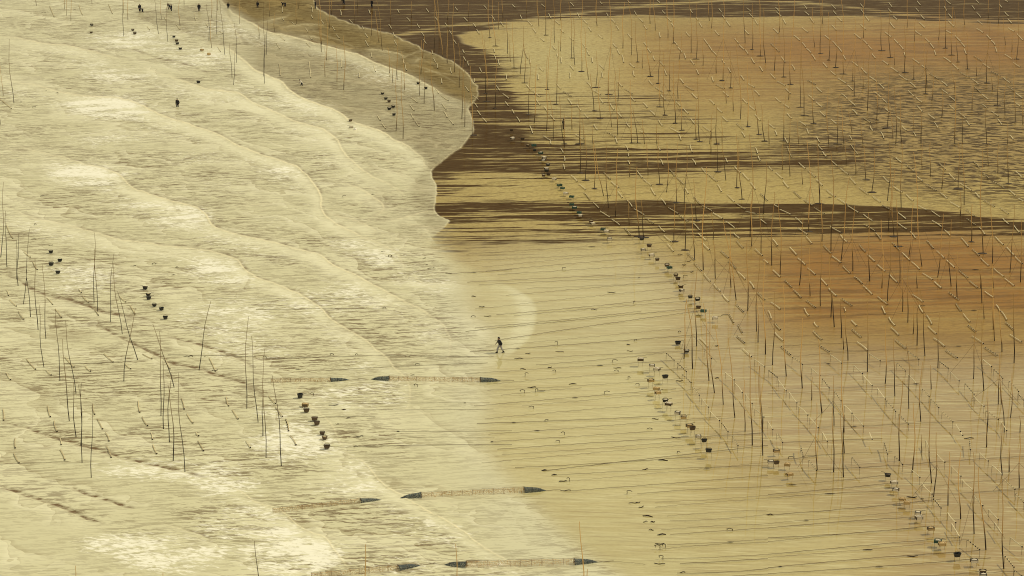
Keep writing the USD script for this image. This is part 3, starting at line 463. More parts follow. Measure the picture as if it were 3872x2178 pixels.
SPARS = {
(0, 0): "500 60 545 170;795 50 830 150;1090 40 1130 135;1480 262 1505 300;1655 155 1668 200;1775 245 1810 293;1960 120 1965 200;2065 230 2090 270;2190 470 2217 515;2215 315 2240 335;-10 990 115 1092",
(0, 1): "260 60 268 125;262 170 278 208;360 220 395 248;495 280 522 322;560 60 565 120;558 150 570 185;655 200 685 240;535 360 565 398;770 265 795 308;810 350 842 385;850 100 855 155;940 195 975 230;1065 260 1085 300;1095 335 1122 378;1098 405 1130 465;1135 100 1150 140;1160 530 1166 578;1335 245 1362 290;1378 325 1402 370;1390 405 1422 460;1425 95 1442 130;1470 560 1490 640;1500 650 1515 708;1515 175 1550 218;1620 240 1650 285;1660 320 1690 362;1685 395 1715 440;1710 85 1740 125;1770 510 1778 545;1785 585 1805 630;1818 635 1828 685;1800 175 1830 210;1865 790 1870 840;1900 230 1925 268;1945 305 1968 348;1985 400 2015 442;2003 70 2030 105;2080 500 2097 535;2085 570 2107 612;2130 615 2138 660;2090 175 2128 215;2185 235 2210 275;2220 295 2250 340;2250 680 2273 725;2195 790 2197 828;2105 870 2140 920;2180 960 2240 1003;1955 680 1968 740;1800 890 1833 938;1865 965 1935 1012;1555 980 1620 1027;1550 1055 1592 1112;1870 1040 1912 1098;1560 1140 1585 1195;1890 1120 1922 1180;1605 1215 1642 1270;1945 1200 1985 1252;1220 1160 1250 1210;1270 1240 1305 1292;2190 1030 2228 1082;2225 1110 2258 1160;2280 1185 2320 1232;2390 485 2400 525;2395 550 2412 600;2440 600 2448 655;2515 750 2518 800;2290 55 2320 90;2370 155 2405 208;2460 220 2488 262;2415 860 2450 912;2480 940 2545 990;2505 1020 2540 1068;245 365 288 405;205 430 240 490;505 430 543 473;230 640 243 760;535 620 552 780;1185 650 1203 720;1345 680 1345 765;860 580 862 680;1035 730 1036 778",
(0, 2): "5 45 35 75;295 40 330 72;585 22 622 65;885 15 910 42;1165 5 1195 35;1460 5 1490 30;85 150 103 190;160 210 203 258;210 285 240 330;370 135 398 188;435 205 480 248;490 285 520 325;660 130 685 178;720 200 762 240;768 270 797 313;950 130 968 168;1000 190 1040 230;1050 255 1073 300;1230 110 1252 152;1275 180 1318 222;1330 255 1358 292;1510 105 1543 138;1555 170 1600 215;1605 235 1630 280;1795 95 1820 133;1855 175 1875 200;1885 225 1912 272;2080 85 2110 120;2115 150 2145 190;2155 210 2195 262;2360 80 2402 115;2385 135 2430 182;2445 200 2473 248;285 380 322 415;410 460 443 500;455 540 465 572;580 370 617 405;715 440 748 490;755 510 778 555;870 345 910 383;1018 435 1055 478;1060 495 1085 545;1165 335 1205 385;1325 425 1358 468;1365 485 1398 530;1425 560 1435 605;1485 325 1492 378;1630 415 1665 460;1670 475 1710 522;1730 535 1747 590;1750 320 1790 368;1930 390 1970 445;1975 450 2015 512;2020 515 2060 560;2040 305 2083 355;2240 385 2278 432;2285 450 2335 498;2345 500 2375 543;2340 300 2382 345;120 490 160 588;178 590 182 640;280 675 315 713;260 740 263 800;497 575 498 632;585 655 620 703;582 725 583 782;805 575 811 628;880 648 926 695;902 720 908 775;1108 550 1125 628;1185 635 1232 677;1218 710 1232 767;1490 620 1530 662;1535 700 1555 755;1795 600 1832 650;1855 695 1875 747;2115 595 2137 640;2172 680 2197 728;2408 580 2440 637;2490 665 2520 718;145 850 192 903;220 920 282 973;245 1000 285 1057;322 1070 360 1125;385 1155 430 1208;180 1265 208 1342;450 840 493 893;515 915 595 967;562 990 603 1050;655 1055 693 1112;725 1145 768 1190;757 825 805 885;820 905 890 950;880 985 918 1038;988 1040 1030 1102;1055 1125 1103 1177;1070 820 1110 868;1130 890 1213 943;1195 970 1240 1018;1320 1030 1362 1082;1390 1110 1438 1157;1378 805 1418 853;1440 875 1525 925;1500 955 1545 1003;1650 1020 1695 1067;1725 1090 1775 1142;1690 790 1725 837;1745 860 1828 907;1810 935 1863 990;1985 1000 2035 1050;2065 1085 2113 1128;2010 770 2030 822;2050 845 2135 890;2125 920 2178 970;2320 990 2370 1040;2390 1060 2445 1105;2300 755 2335 805;2375 840 2440 875;2440 905 2490 962;0 1100 22 1143;48 1175 80 1227;825 1250 862 1305;1150 1235 1187 1280;1475 1205 1517 1265;1798 1190 1842 1245;2115 1170 2170 1223;2445 1150 2495 1210;957 1325 1040 1375;1040 1385 1058 1438;1592 1285 1688 1338;1680 1350 1700 1410;1275 1310 1320 1330;1920 1265 1995 1320;2258 1240 2327 1300;2310 1325 2342 1378;318 1365 395 1412;390 1415 395 1449;640 1350 715 1395",
(0, 3): "75 75 110 110;85 120 135 165;155 190 180 240;360 50 392 95;370 118 415 155;425 175 463 230;640 45 685 90;655 108 690 147;695 170 743 215;930 35 968 78;935 95 970 138;980 160 1018 210;1215 25 1250 70;1210 85 1248 125;1258 160 1300 198;1500 10 1535 52;1485 80 1520 117;1535 150 1575 193;1795 5 1840 42;1770 62 1800 110;1815 138 1855 185;2090 0 2120 32;2050 55 2083 98;2100 128 2142 177;2380 0 2415 18;2330 45 2355 75;2380 120 2422 162;2412 190 2450 235;55 285 103 333;345 275 402 322;640 250 688 302;932 245 983 293;1228 225 1275 283;1522 225 1577 278;1815 210 1870 265;2105 205 2160 248;28 438 115 520;262 355 320 405;342 425 380 475;388 488 432 530;440 545 477 603;572 355 630 400;648 412 692 465;700 465 743 522;755 550 782 600;870 335 935 388;955 400 1000 447;1010 455 1053 500;1048 540 1083 585;1175 320 1240 370;1268 392 1312 440;1320 445 1362 497;1368 525 1383 570;1480 310 1545 353;1578 380 1625 428;1630 435 1670 487;1675 505 1690 555;1790 305 1850 338;1885 360 1940 418;1938 425 1980 473;1975 490 1995 545;2095 285 2165 328;2200 350 2240 395;2245 405 2285 452;2285 470 2297 522;2415 280 2475 315;2505 340 2565 405;135 570 175 623;240 650 270 703;553 630 597 680;850 620 905 665;1150 607 1210 650;1455 590 1525 640;1765 573 1840 627;2070 560 2150 612;2380 545 2455 592;25 740 75 793;95 817 175 860;178 890 228 940;395 805 480 848;488 875 543 925;630 712 683 755;705 785 785 835;800 855 855 907;940 680 995 740;1020 765 1100 822;1115 840 1170 893;1235 675 1307 725;1318 750 1405 807;1430 828 1485 882;1548 655 1590 690;1625 738 1715 793;1745 815 1805 867;1855 640 1915 697;1930 725 2028 775;2055 795 2120 850;2160 637 2230 687;2240 715 2335 765;2370 780 2435 832;2470 630 2535 672;75 978 130 1028;158 1045 213 1085;408 955 463 1008;485 1025 545 1075;740 940 800 995;820 1010 882 1063;1078 928 1135 980;1150 990 1200 1033;1410 910 1470 967;1490 980 1550 1027;1745 895 1812 943;1822 967 1882 1015;2072 873 2143 935;2155 950 2220 1000;2405 860 2478 915;2490 935 2560 985;195 1140 240 1190;520 1115 577 1170;850 1100 900 1155;1180 1092 1220 1130;1500 1065 1552 1122;1825 1055 1882 1102;2150 1045 2203 1085;2490 1035 2535 1070;5 1240 70 1290;315 1217 385 1265;635 1200 690 1245;955 1178 1032 1230;1290 1165 1340 1205;1610 1145 1678 1197;1920 1127 1992 1187;2245 1115 2318 1167;70 1310 90 1360;390 1290 412 1345;1028 1265 1057 1315;1350 1265 1395 1310;1675 1230 1710 1285;1990 1210 2025 1262;2310 1195 2355 1255;170 1385 203 1440;490 1375 520 1430;818 1360 845 1408;1135 1325 1165 1390;1460 1325 1490 1375;2435 1360 2468 1405",
(1, 0): "65 810 130 945;240 1080 305 1135;330 1180 375 1260",
(1, 2): "490 40 517 88;527 120 530 170;520 200 533 255;595 312 657 373;675 400 742 457;722 485 783 553;818 585 877 645;887 673 987 735;1005 755 1087 815;1133 840 1190 912;1143 10 1168 65;1172 95 1173 125;1165 165 1180 205;925 287 990 352;1000 375 1072 437;1065 475 1110 537;1160 565 1210 630;1230 652 1333 712;1340 735 1425 797;1478 823 1538 885;1530 915 1610 983;1565 1005 1625 1077;1470 10 1495 65;1495 150 1520 208;1255 265 1313 337;1325 350 1402 413;1397 437 1443 513;1498 548 1548 610;1573 637 1673 697;1680 710 1770 778;1825 795 1887 865;1868 895 1952 965;1912 985 1985 1060;1580 250 1640 320;1660 335 1730 402;1740 440 1773 497;1830 527 1895 602;1918 617 2012 670;2022 690 2118 745;2150 775 2242 843;2230 895 2290 945;2260 970 2325 1042;1790 5 1815 80;1815 150 1850 208;1908 235 1967 303;1985 305 2063 373;2068 405 2107 477;2165 508 2235 578;2255 597 2350 655;2350 675 2455 697;2500 755 2560 800;2150 140 2170 185;2240 225 2300 285;2320 290 2385 360;2400 385 2447 453;2497 495 2570 565;2450 35 2468 95;2475 120 2500 165;1762 1090 1837 1162;1833 1190 1907 1270;1932 1300 1995 1377;2028 1400 2065 1449;2100 1070 2180 1140;2180 1170 2252 1245;2270 1283 2347 1357;2390 1380 2435 1449;2445 1050 2520 1120;2530 1160 2574 1200",
(1, 3): "195 20 240 130;500 0 550 60;830 0 905 100;10 225 47 262;80 285 148 345;155 370 210 438;258 475 332 540;365 557 452 615;465 640 567 697;60 605 112 635;118 655 230 705;275 735 350 803;310 185 375 243;405 265 477 328;488 355 547 415;590 458 678 528;703 543 790 602;803 620 912 688;960 705 1053 770;300 845 397 908;385 930 442 998;50 955 98 1020;220 1035 290 1113;300 1145 377 1213;400 1245 477 1312;550 75 590 125;637 165 700 220;725 240 808 302;825 340 882 402;920 435 1008 502;1050 520 1133 583;1147 613 1255 670;1310 690 1390 752;1300 787 1397 855;625 825 737 888;730 912 795 982;560 1015 635 1095;645 1125 735 1190;755 1225 828 1295;870 1330 948 1400;970 808 1080 873;1077 888 1135 960;1285 135 1352 187;1390 210 1470 270;1495 320 1555 368;1590 402 1692 465;1735 490 1800 547;1830 580 1930 637;1645 670 1735 732;1650 768 1747 832;1775 862 1832 920;1597 967 1665 1047;1697 1073 1772 1143;1795 1165 1875 1238;1157 325 1215 385;1255 420 1350 482;1390 505 1460 568;1508 615 1597 660;920 1010 982 1082;1005 1110 1075 1178;1100 1210 1177 1275;1220 1307 1300 1387;1250 987 1325 1067;1350 1090 1425 1165;1445 1183 1525 1258;1555 1297 1657 1360;1675 1383 1745 1445;1433 880 1485 945;1720 190 1785 255;1820 293 1885 357;1930 393 2045 463;2085 485 2130 540;2170 560 2280 627;2335 635 2420 700;1995 655 2075 722;1998 748 2090 815;2125 835 2182 908;2055 1055 2125 1120;1945 943 2015 1027;2140 1145 2222 1222;2272 1250 2372 1328;2380 1350 2475 1423;2060 170 2130 240;2150 280 2220 342;2265 375 2380 438;2422 460 2487 518;2490 273 2555 330;2520 545 2574 575;2360 745 2423 803;2475 820 2530 888;2285 930 2367 1010;2400 1035 2475 1115;2485 1130 2560 1200;1925 1270 2010 1340;2030 1375 2110 1440;50 1265 122 1335;168 1367 240 1440;530 1350 595 1420;958 1425 1000 1460",
(2, 0): "65 15 87 70;97 115 165 178;185 230 240 310;470 95 530 160;555 205 620 290;830 75 893 140;795 5 818 42;930 190 990 270;1200 75 1265 135;1310 170 1358 258;265 705 358 812;65 845 107 918;465 820 515 870;655 690 745 790;860 780 910 832;1045 655 1138 740;1255 750 1315 808;1435 660 1527 708;1655 700 1710 810;30 1210 38 1325;480 1180 507 1290;545 1330 575 1438;935 1165 953 1265;980 1310 1033 1412;1390 1130 1407 1245;1430 1290 1485 1380;1825 1105 1853 1213;1880 1260 1940 1353;2105 700 2168 830;2275 1090 2300 1182;2335 1220 2395 1312",
(2, 1): "130 1080 195 1157;195 1190 265 1287;300 1310 330 1430",
(2, 2): "1550 650 1630 723;1662 750 1753 837;1710 865 1800 948;1812 985 1883 1075;1908 1103 1977 1195;1993 1237 2087 1330;2105 1348 2172 1440;1890 500 1970 590;2065 0 2095 28;2118 58 2180 130;2257 160 2330 235;2185 257 2230 343;2273 360 2315 442;2260 475 2340 547;2320 605 2408 687;2438 715 2540 790;1932 625 2005 705;2145 847 2235 920;2243 957 2315 1048;2350 1065 2415 1158;2440 1215 2533 1295;2470 40 2543 115",
(2, 3): "257 15 335 95;30 140 125 208;368 200 412 275;5 225 32 308;68 345 125 415;387 122 480 193;465 340 503 388;458 430 543 513;70 445 153 523;128 578 228 667;243 690 347 765;512 565 615 637;628 670 740 752;435 803 525 877;545 905 615 1000;5 825 92 893;105 922 183 1030;215 1045 290 1152;310 1190 400 1275;420 1300 505 1400;612 0 690 75;738 100 845 175;840 322 893 375;845 408 938 490;897 540 1003 622;1018 655 1128 727;765 190 780 235;865 775 950 857;965 885 1047 978;985 0 1048 60;1103 80 1205 160;1145 180 1180 257;1217 290 1277 373;1238 395 1315 470;1282 515 1387 600;1400 630 1517 713;1295 752 1380 832;1410 870 1490 960;1100 1003 1180 1113;1190 1125 1283 1237;1310 1265 1412 1365;1453 62 1560 135;1520 170 1565 245;1595 270 1648 360;1612 380 1693 457;1667 500 1777 582;1785 615 1905 697;1723 735 1812 803;1835 840 1922 930;1815 38 1920 117;1890 150 1943 227;1965 255 2032 337;2010 368 2090 435;2052 480 2167 555;2178 590 2303 672;2163 717 2248 787;2268 812 2360 905;2180 30 2270 90;2295 165 2335 230;2348 230 2402 318;2390 340 2470 415;2433 463 2550 538;1980 955 2072 1065;2075 1090 2172 1187;2190 1230 2315 1318;1550 1010 1620 1088;1635 1110 1717 1200;1750 1245 1858 1343;1890 1370 1935 1440;770 1180 845 1257;862 1275 960 1385;668 1035 735 1130;2423 930 2520 1037;2513 1060 2574 1125;2345 1345 2400 1430;0 1340 48 1418",
(3, 0): "152 55 153 155;140 205 192 305;605 60 615 120;605 170 653 275;1060 0 1097 85;1070 135 1118 250;1520 0 1533 68;1537 120 1577 212;1990 80 2047 183;1975 0 1998 32;2475 80 2518 150",
(3, 1): "345 30 403 123",
(3, 2): "2215 30 2272 132",
(3, 3): "90 0 147 100;325 130 352 240;408 275 487 380;550 0 597 88;842 250 923 352;1020 0 1048 68;1168 100 1203 217;1270 240 1353 323;1440 375 1527 452;1550 515 1650 620;1660 660 1740 760;1808 808 1888 907;1848 918 1928 1052;2000 1075 2127 1177;1585 80 1620 200;1700 220 1778 300;1848 345 1940 440;1955 480 2063 580;2075 637 2160 735;2218 775 2315 877;2277 907 2358 1030;2435 1055 2555 1150;2025 62 2035 173;2130 205 2215 287;2253 332 2353 427;2362 460 2483 572;2488 612 2574 705;2380 1240 2473 1355;2475 1390 2560 1449;1940 0 1958 30",
}
ROPES = {
(1, 1): "1935 1303 2574 1262",
(1, 2): "0 365 860 280;0 390 1000 340;0 440 1250 330;0 485 1600 400;0 545 1900 380;0 585 1830 450;0 1080 1560 990;0 1150 1680 1070;0 1205 1620 1040;0 1255 1700 1115;0 1300 1780 1180;0 1365 1800 1280;0 1400 1650 1325;150 1449 1920 1365",
(1, 3): "0 375 800 300;0 430 830 345;0 490 1500 380;0 560 2000 480;0 925 2574 820;0 1030 2574 900;0 1130 2574 980;0 1210 2574 1120;0 1330 2574 1240",
(2, 0): "1990 100 2574 108;1690 670 2574 690;640 755 1320 735;700 860 2574 800",
(2, 1): "0 108 1180 95;0 215 1320 208;100 705 1300 665 2390 688;700 825 1600 780 2330 750;600 1160 2350 1150;0 1215 2390 1213;600 1300 1200 1290;1430 1438 2574 1430",
(2, 2): "0 65 1680 -80;0 170 1720 -10;0 250 1800 75;20 275 1850 120;0 385 1890 195;0 360 1300 230;0 500 1900 225;0 560 1950 375;0 605 1990 455;0 715 1560 645 2300 600;240 770 1530 650;0 830 1630 725;0 945 1760 800;0 1010 1740 905;0 1065 700 1000;0 1150 1650 1010;100 1180 1900 1010;0 1290 1700 1150;0 1345 1750 1270;0 1449 2100 1290",
(2, 3): "0 100 620 85;130 205 720 190 1560 180 2574 110;410 275 1180 257 2574 190;130 580 1000 540;240 690 1000 630;345 765 1520 715;0 490 1310 470;615 635 1000 620 1780 580 2574 550;740 752 1520 715 2574 660;525 877 1380 830 2574 790;615 1000 1490 960;0 1060 1180 1010;0 1200 2574 1120;500 1400 2574 1290",
(3, 0): "0 320 690 290",
(3, 1): "740 140 1020 138;1020 140 2574 125;900 45 2400 48",
(3, 2): "0 80 1880 -40;0 160 2500 10;0 215 2000 60;0 280 2574 60;30 352 1900 240;320 385 2574 130;420 430 2574 330;490 495 2574 300;520 590 2574 430;1260 615 2574 545;1440 700 2574 630;1440 750 2574 660;1560 840 2574 780;1590 890 2574 825;1500 980 2574 920;1590 1025 2574 960;1560 1125 2574 1070;1470 1175 2574 1105;1500 1270 2574 1225;1690 1318 2574 1265;1660 1415 2574 1370;2200 1445 2574 1425;870 1300 1340 1325",
(3, 3): "0 270 490 235;0 540 1230 425;0 625 1280 505;0 660 1250 590;0 830 1740 670;0 915 1540 785;0 960 1480 850;0 1060 1600 945;0 1100 1500 960;0 1225 1930 1050;0 1255 2000 1075;0 1360 2120 1190;0 1420 2240 1260;1300 1449 2574 1390;150 100 1150 60;350 240 1250 195;490 378 1330 330;1350 325 2574 240;1530 560 2574 460;1650 620 2574 570",
}
# tubs and crates hung along the ropes: x y and a letter for the look; each list is one string of them, far end first
STRINGS = [
('beside the wading man at the upper left, in the foamy shallows', (0, 0), "922 250 d;918 325 b"),
('behind the foam bank at the upper left', (0, 0), "1335 300 b;1355 335 b"),
('on the foam bank at the upper left', (0, 0), "1748 368 d;1775 408 b;1783 437 d;1813 488 d;2030 500 y;2100 542 y"),
('on the wave edge right of the lone wading man', (0, 0), "1995 825 d"),
('in the brown wave tongue at upper centre', (0, 1), "1272 938 d;1305 990 d;1338 1017 b;1380 1072 d;1340 1092 d;1387 1150 d"),
('between slim poles near the tip of the wave tongue', (0, 1), "1632 835 d;1707 885 d"),
('on the pale wave edge at centre left', (0, 1), "950 1210 b;958 1275 w"),
('crossing the dark channel and streaks', (1, 2), "-5 -140 b;5 -60 w;105 -50 b;160 15 b;220 12 g;228 62 d;288 88 g;322 135 w;318 160 w;362 208 d;345 243 w;348 268 d;318 315 b;365 305 b;425 350 w;478 412 g;508 440 g;540 495 w;600 527 g;600 603 g;628 637 g;675 687 g;687 715 w;795 775 b;812 797 w;915 853 g;950 875 w;980 953 w"),
('beside the foremost poles of the orange mud', (1, 2), "1305 953 d;1380 1022 b;1318 1060 w;1403 1115 w;1460 1160 b;1558 1218 b;1583 1240 g;1647 1318 b;1668 1352 b;1697 1433 b;1708 1470 w;1792 1536 d;1865 1561 d;1875 1641 b;1925 1677 g;2043 1749 w"),
('left of the leaning pole pair on the wet sand', (2, 2), "1668 550 d;1755 632 d"),
('over their reflections on the wet sand', (2, 2), "1293 715 w;1407 777 w;1458 812 w;1540 890 d;1395 928 y;1452 1008 y;1467 1048 y;1542 1130 d;1575 1163 w;1665 1250 w;1725 1297 y;1785 1382 y;1815 1408 b;1873 1487 w;1932 1531 d;1978 1632 d"),
('in the shallow pool at the lower right', (3, 3), "85 185 y;28 295 w;85 303 b;193 322 y;220 420 y"),
('running out of the picture at the lower right', (3, 3), "1205 430 d;1268 503 w;1285 573 w;1350 672 y;1397 705 y;1507 808 w;1517 855 w;1637 967 y;1708 1095 g;1750 1122 y;1903 1232 d;2073 1292 w;2160 1400 b;2165 1432 w"),
('at the left edge above the slim poles', (1, 0), "512 1082 d;602 1168 d;515 1205 d;582 1287 d"),
('in the foamy shallows right of the slim poles at left', (2, 0), "1460 -5 d;1490 62 d;1495 97 d;1552 168 d;1623 205 d;1663 293 d"),
('below the upper fish trap', (2, 1), "443 1085 t;495 1172 y;508 1228 b;590 1312 b;612 1355 b;667 1455 b;690 1502 b;713 1593 b"),
]
DEBRIS = {
(1, 1): "1690 1152;1715 1220;1757 1252;1792 1250;1935 1303;1275 1088;1328 1137;1350 1132;872 538;1177 508",
(2, 1): "2190 85;1275 210;105 708;745 678;1000 678;1525 690;1600 775;435 825;1560 880;1625 998;580 1085;780 1180;880 1225;930 1310;815 1370;2270 190;2205 295;2330 285",
(2, 2): "1230 530;1170 570;460 570;480 640;160 660;130 885;440 845;70 710;110 815;200 1000;610 965;130 1055;220 1210;330 1340;235 1045;1010 745;1060 805;1070 842;1165 915;1280 980;930 1060;1440 1318;1410 1420;1185 635;1670 443;2060 583;2140 270;1000 45;825 217;1220 153;380 800;1685 935;2060 905",
(3, 2): "325 385;425 430;510 495;580 493;540 588;1155 620;1215 713;1265 710;1300 755;1365 845;1415 903;1340 902;1400 983;1505 1030;1485 1125;1545 1157;1490 1175;1520 1278;1485 1325;1715 1410;2220 990;1340 375;1650 55;1660 205;1520 283;530 25;480 102",
(3, 1): "1045 50;1000 145", (3, 3): "205 263;20 830;1455 1250;175 430;2020 62;1445 655;1560 688",
(1, 0): "510 1022;340 958;1340 1230;1530 1215;1780 1242;1740 1320;345 820;440 525", (1, 2): "505 1258;1690 1112;1780 1180;1730 1217;1810 1288;1720 1345",
(2, 0): "1870 690;1940 695;2070 690;2160 830", (0, 0): "315 135;440 130;445 188;760 105;210 1030;585 945;460 915;325 1085",
}

# ------------------------------------------------------------------ where a thing stands, in words
ORD = ['first', 'second', 'third', 'fourth', 'fifth', 'sixth', 'seventh', 'eighth', 'ninth', 'tenth', 'eleventh', 'twelfth', 'thirteenth', 'fourteenth', 'fifteenth', 'sixteenth', 'seventeenth', 'eighteenth', 'nineteenth', 'twentieth']
def zone(u, v):
    x, y = F(u, v)
    edge = 545 + (y / 360.0) * 640 if y < 360 else 1100
    if y < 62 and x > 800: row = 'in the dark water along the top'
    elif x < edge and y < 420:
        if x < 420: return 'in the foamy shallows, upper left' if y < 62 else 'in the pale sea, left edge' if x < 150 else 'on the upper left foam bank'
        if x < 660: return 'in the upper left shallows' if y < 70 else 'behind the pale wave edge'
        if x < 900: return 'in the brown wave tongue, far part' if y < 110 else 'in the brown wave tongue, left part'
        return 'in the thin brown swash' if y < 160 else 'in the brown wave tongue, tip'
    elif x < 1160 and y >= 420 and y < 1280 and x < 900:
        if y < 800: return 'in the milky sea, far left' if x < 120 else 'in the milky sea, upper part'
        if y < 960: return 'in the milky sea, far left' if x < 300 else 'below the dark tub string'
        return 'in the left corner pole cluster' if x < 380 else 'left of the upper fish trap'
    elif x < 1560 and y > 1280: return 'at the bottom edge by the nets'
    elif x < 1350 and y < 440: return 'in the dark channel, far part' if y < 170 else 'in the dark channel'
    elif y < 130: row = 'on the far orange mud'
    elif y < 200: row = 'on the orange mud, second row'
    elif y < 270: row = 'on the streaked sand flat'
    elif y < 355: row = 'on the near streaked sand'
    elif y < 440: row = 'in the upper dark streaks'
    elif y < 510: row = 'on the tan strip'
    elif y < 600: row = 'in the lower dark band'
    elif y < 680: row = 'on the orange mud, far side'
    elif y < 770: row = 'on the orange mud, middle'
    elif y < 860: row = 'on the orange mud, near side'
    elif y < 950: row = 'on the wet brown mud'
    elif y < 1060: row = 'in the glassy brown shallows'
    elif y < 1180: row = 'in the lower right shallows'
    else: row = 'in the bottom right shallows'
    c = min(3, max(0, int((x - (1250 if y < 450 else 1450 if y < 700 else 1600)) / ((2576 - (1250 if y < 450 else 1450 if y < 700 else 1600)) / 4.0))))
    return row + ', ' + ('left end', 'left half', 'right half', 'right end')[c]
def tell_apart(items, stem):
    """items: (key, u, v, trait) -> {key: label}; things alike in look and place are counted from the left."""
    sets = {}
    for k, u, v, trait in items: sets.setdefault((trait, zone(u, v)), []).append((u, k))
    out = {}
    for (trait, z), m in sets.items():
        m.sort()
        for i, (u, k) in enumerate(m):
            tail = '' if len(m) == 1 else (', left one' if i == 0 else ', right one') if len(m) == 2 else ', leftmost such' if i == 0 else ', rightmost such' if i == len(m) - 1 else f', {ORD[i]} from left'
            out[k] = f'{trait} {stem} {z}{tail}'
    return out

# ------------------------------------------------------------------ bamboo poles
def read(D, n):
    for t, s in D.items():
        for e in s.split(';'):
            q = [float(x) for x in e.split()]
            yield t, q
poles = []
for t, (xb, yb, xt, yt) in read(POLES, 4):
    (ub, vb), (ut, vt) = px(t, xb, yb), px(t, xt, yt)
    b = ground(ub, vb); top = up_at(ut, vt, b[1] + rng.uniform(-0.3, 0.3))
    poles.append(dict(t=t, b=b, top=top, uv=(ub, vb), size=(vb - max(vt, 0)) if vb < 2178 else 2178 - vt, h=top[2], lean=(top[0] - b[0]) / max(top[2], 1)))
poles.sort(key=lambda p: -p['size'])
def pole_mesh(p):
    b, top = p['b'], p['top']; h = top[2]
    s = np.linspace(0, 1, 7); bend = rng.uniform(-0.022, 0.022) * h
    pts = b + (top - b) * s[:, None]
    pts[:, 0] += bend * np.sin(s * math.pi) + 0.010 * h * np.sin(s * 7 + rng.random() * 6); pts[:, 2] = np.r_[-0.35, (h * s)[1:]]
    r0 = rng.uniform(0.044, 0.056) if F(*p['uv'])[0] < 760 else rng.uniform(0.054, 0.074)
    return pts, tube(pts, np.linspace(r0, r0 * 0.42, 7), 6)
big_poles, small_poles = poles[:300], poles[300:]
def ptrait(p):
    h = 'short' if p['h'] < 4.2 else 'tall' if p['h'] > 8.3 else 'slender'
    l = 'upright' if abs(p['lean']) < 0.028 else 'left-leaning' if p['lean'] < 0 else 'right-leaning'
    if abs(p['lean']) > 0.11: l = 'steeply ' + l
    return f'{h} {l}'
plabels = tell_apart([(i, *p['uv'], ptrait(p)) for i, p in enumerate(big_poles)], 'bamboo pole')
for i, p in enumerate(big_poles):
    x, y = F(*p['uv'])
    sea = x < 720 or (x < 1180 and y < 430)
    mat = 'bamboo_dark' if x < 760 else 'bamboo_tall' if not sea else 'bamboo_far'
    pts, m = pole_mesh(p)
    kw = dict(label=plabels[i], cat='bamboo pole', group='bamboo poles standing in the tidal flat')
    scour, guys = (not sea and y < 640 and rng.random() < 0.65), (x > 1500 and y > 200 and rng.random() < 0.30 and p['h'] > 5)
    if not (scour or guys):
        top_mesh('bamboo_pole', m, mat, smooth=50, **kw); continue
    root = thing('bamboo_pole', (p['b'][0], p['b'][1], 0), **kw); off = np.array([p['b'][0], p['b'][1], 0])
    part(root, 'cane', (m[0] - off, m[1]), mat, smooth=50)
    if scour:
        s = trimesh.creation.icosphere(2); s.vertices *= np.array([rng.uniform(0.35, 0.8), rng.uniform(0.3, 0.5), rng.uniform(0.07, 0.13)])
        s.vertices += 0.25 * (meshkit.noise(s.vertices * 5 + i, i) - 0.5)[:, None] * np.array([0.8, 0.6, 0.25])
        part(root, 'weed_clump', s, 'driftwood')  # added dark lump standing in for the scour pool round the base
    if guys:
        hh = pts[3] - off
        for sgn in (-1, 1):
            e = np.array([sgn * rng.uniform(1.6, 3.0), rng.uniform(-3, 3), 0.02])
            part(root, 'guy_rope', tube([hh, (hh + e) / 2 - [0, 0, 0.1], e], 0.014, 4), 'rope_brown')
if small_poles:
    top_mesh('far_bamboo_poles', join([pole_mesh(p)[1] for p in small_poles]), 'bamboo_far', label='slim far bamboo poles scattered between the nearer ones', cat='bamboo poles', kind='stuff')

# ------------------------------------------------------------------ bamboo spars of the seaweed racks
spars = []
for t, (x0, y0, x1, y1) in read(SPARS, 4):
    (u0, v0), (u1, v1) = px(t, x0, y0), px(t, x1, y1)
    fx, fy = F(u1, v1)
    z = 0.8 if (fx > 1560 and fy > 900) else 0.14
    spars.append(dict(a=ground(u0, v0, z), b=ground(u1, v1, z), uv=((u0 + u1) / 2, (v0 + v1) / 2), size=math.hypot(u1 - u0, v1 - v0), ang=math.degrees(math.atan2(u1 - u0, v1 - v0)), z=z, left=(fx < 760),
                      tone='dark' if (t in ((0, 0), (2, 0), (3, 0), (1, 0)) or (t == (0, 1) and x0 < 560 and y0 > 600)) else 'pale'))
spars.sort(key=lambda s: -s['size'])
def spar_mesh(s):
    a, b = s['a'], s['b']; n = 5; q = np.linspace(0, 1, n)
    side = np.cross(b - a, [0, 0, 1.0]); side /= np.linalg.norm(side)
    pts = a + (b - a) * q[:, None] + side * (rng.uniform(-0.10, 0.10) * np.sin(q * math.pi))[:, None]
    return pts, tube(pts, (0.042 if s['left'] else rng.uniform(0.042, 0.058)), 6)
for s in spars: s['dull'] = s['tone'] == 'pale' and rng.random() < 0.45
big_spars, small_spars = spars[:300], spars[300:]
def strait(s):
    return f"{'dark' if s['tone'] == 'dark' else 'lashed' if s['dull'] else 'pale'} {'steep' if abs(s['ang']) < 31 else 'slanting'}"
slabels = tell_apart([(i, *s['uv'], strait(s)) for i, s in enumerate(big_spars)], 'bamboo spar')
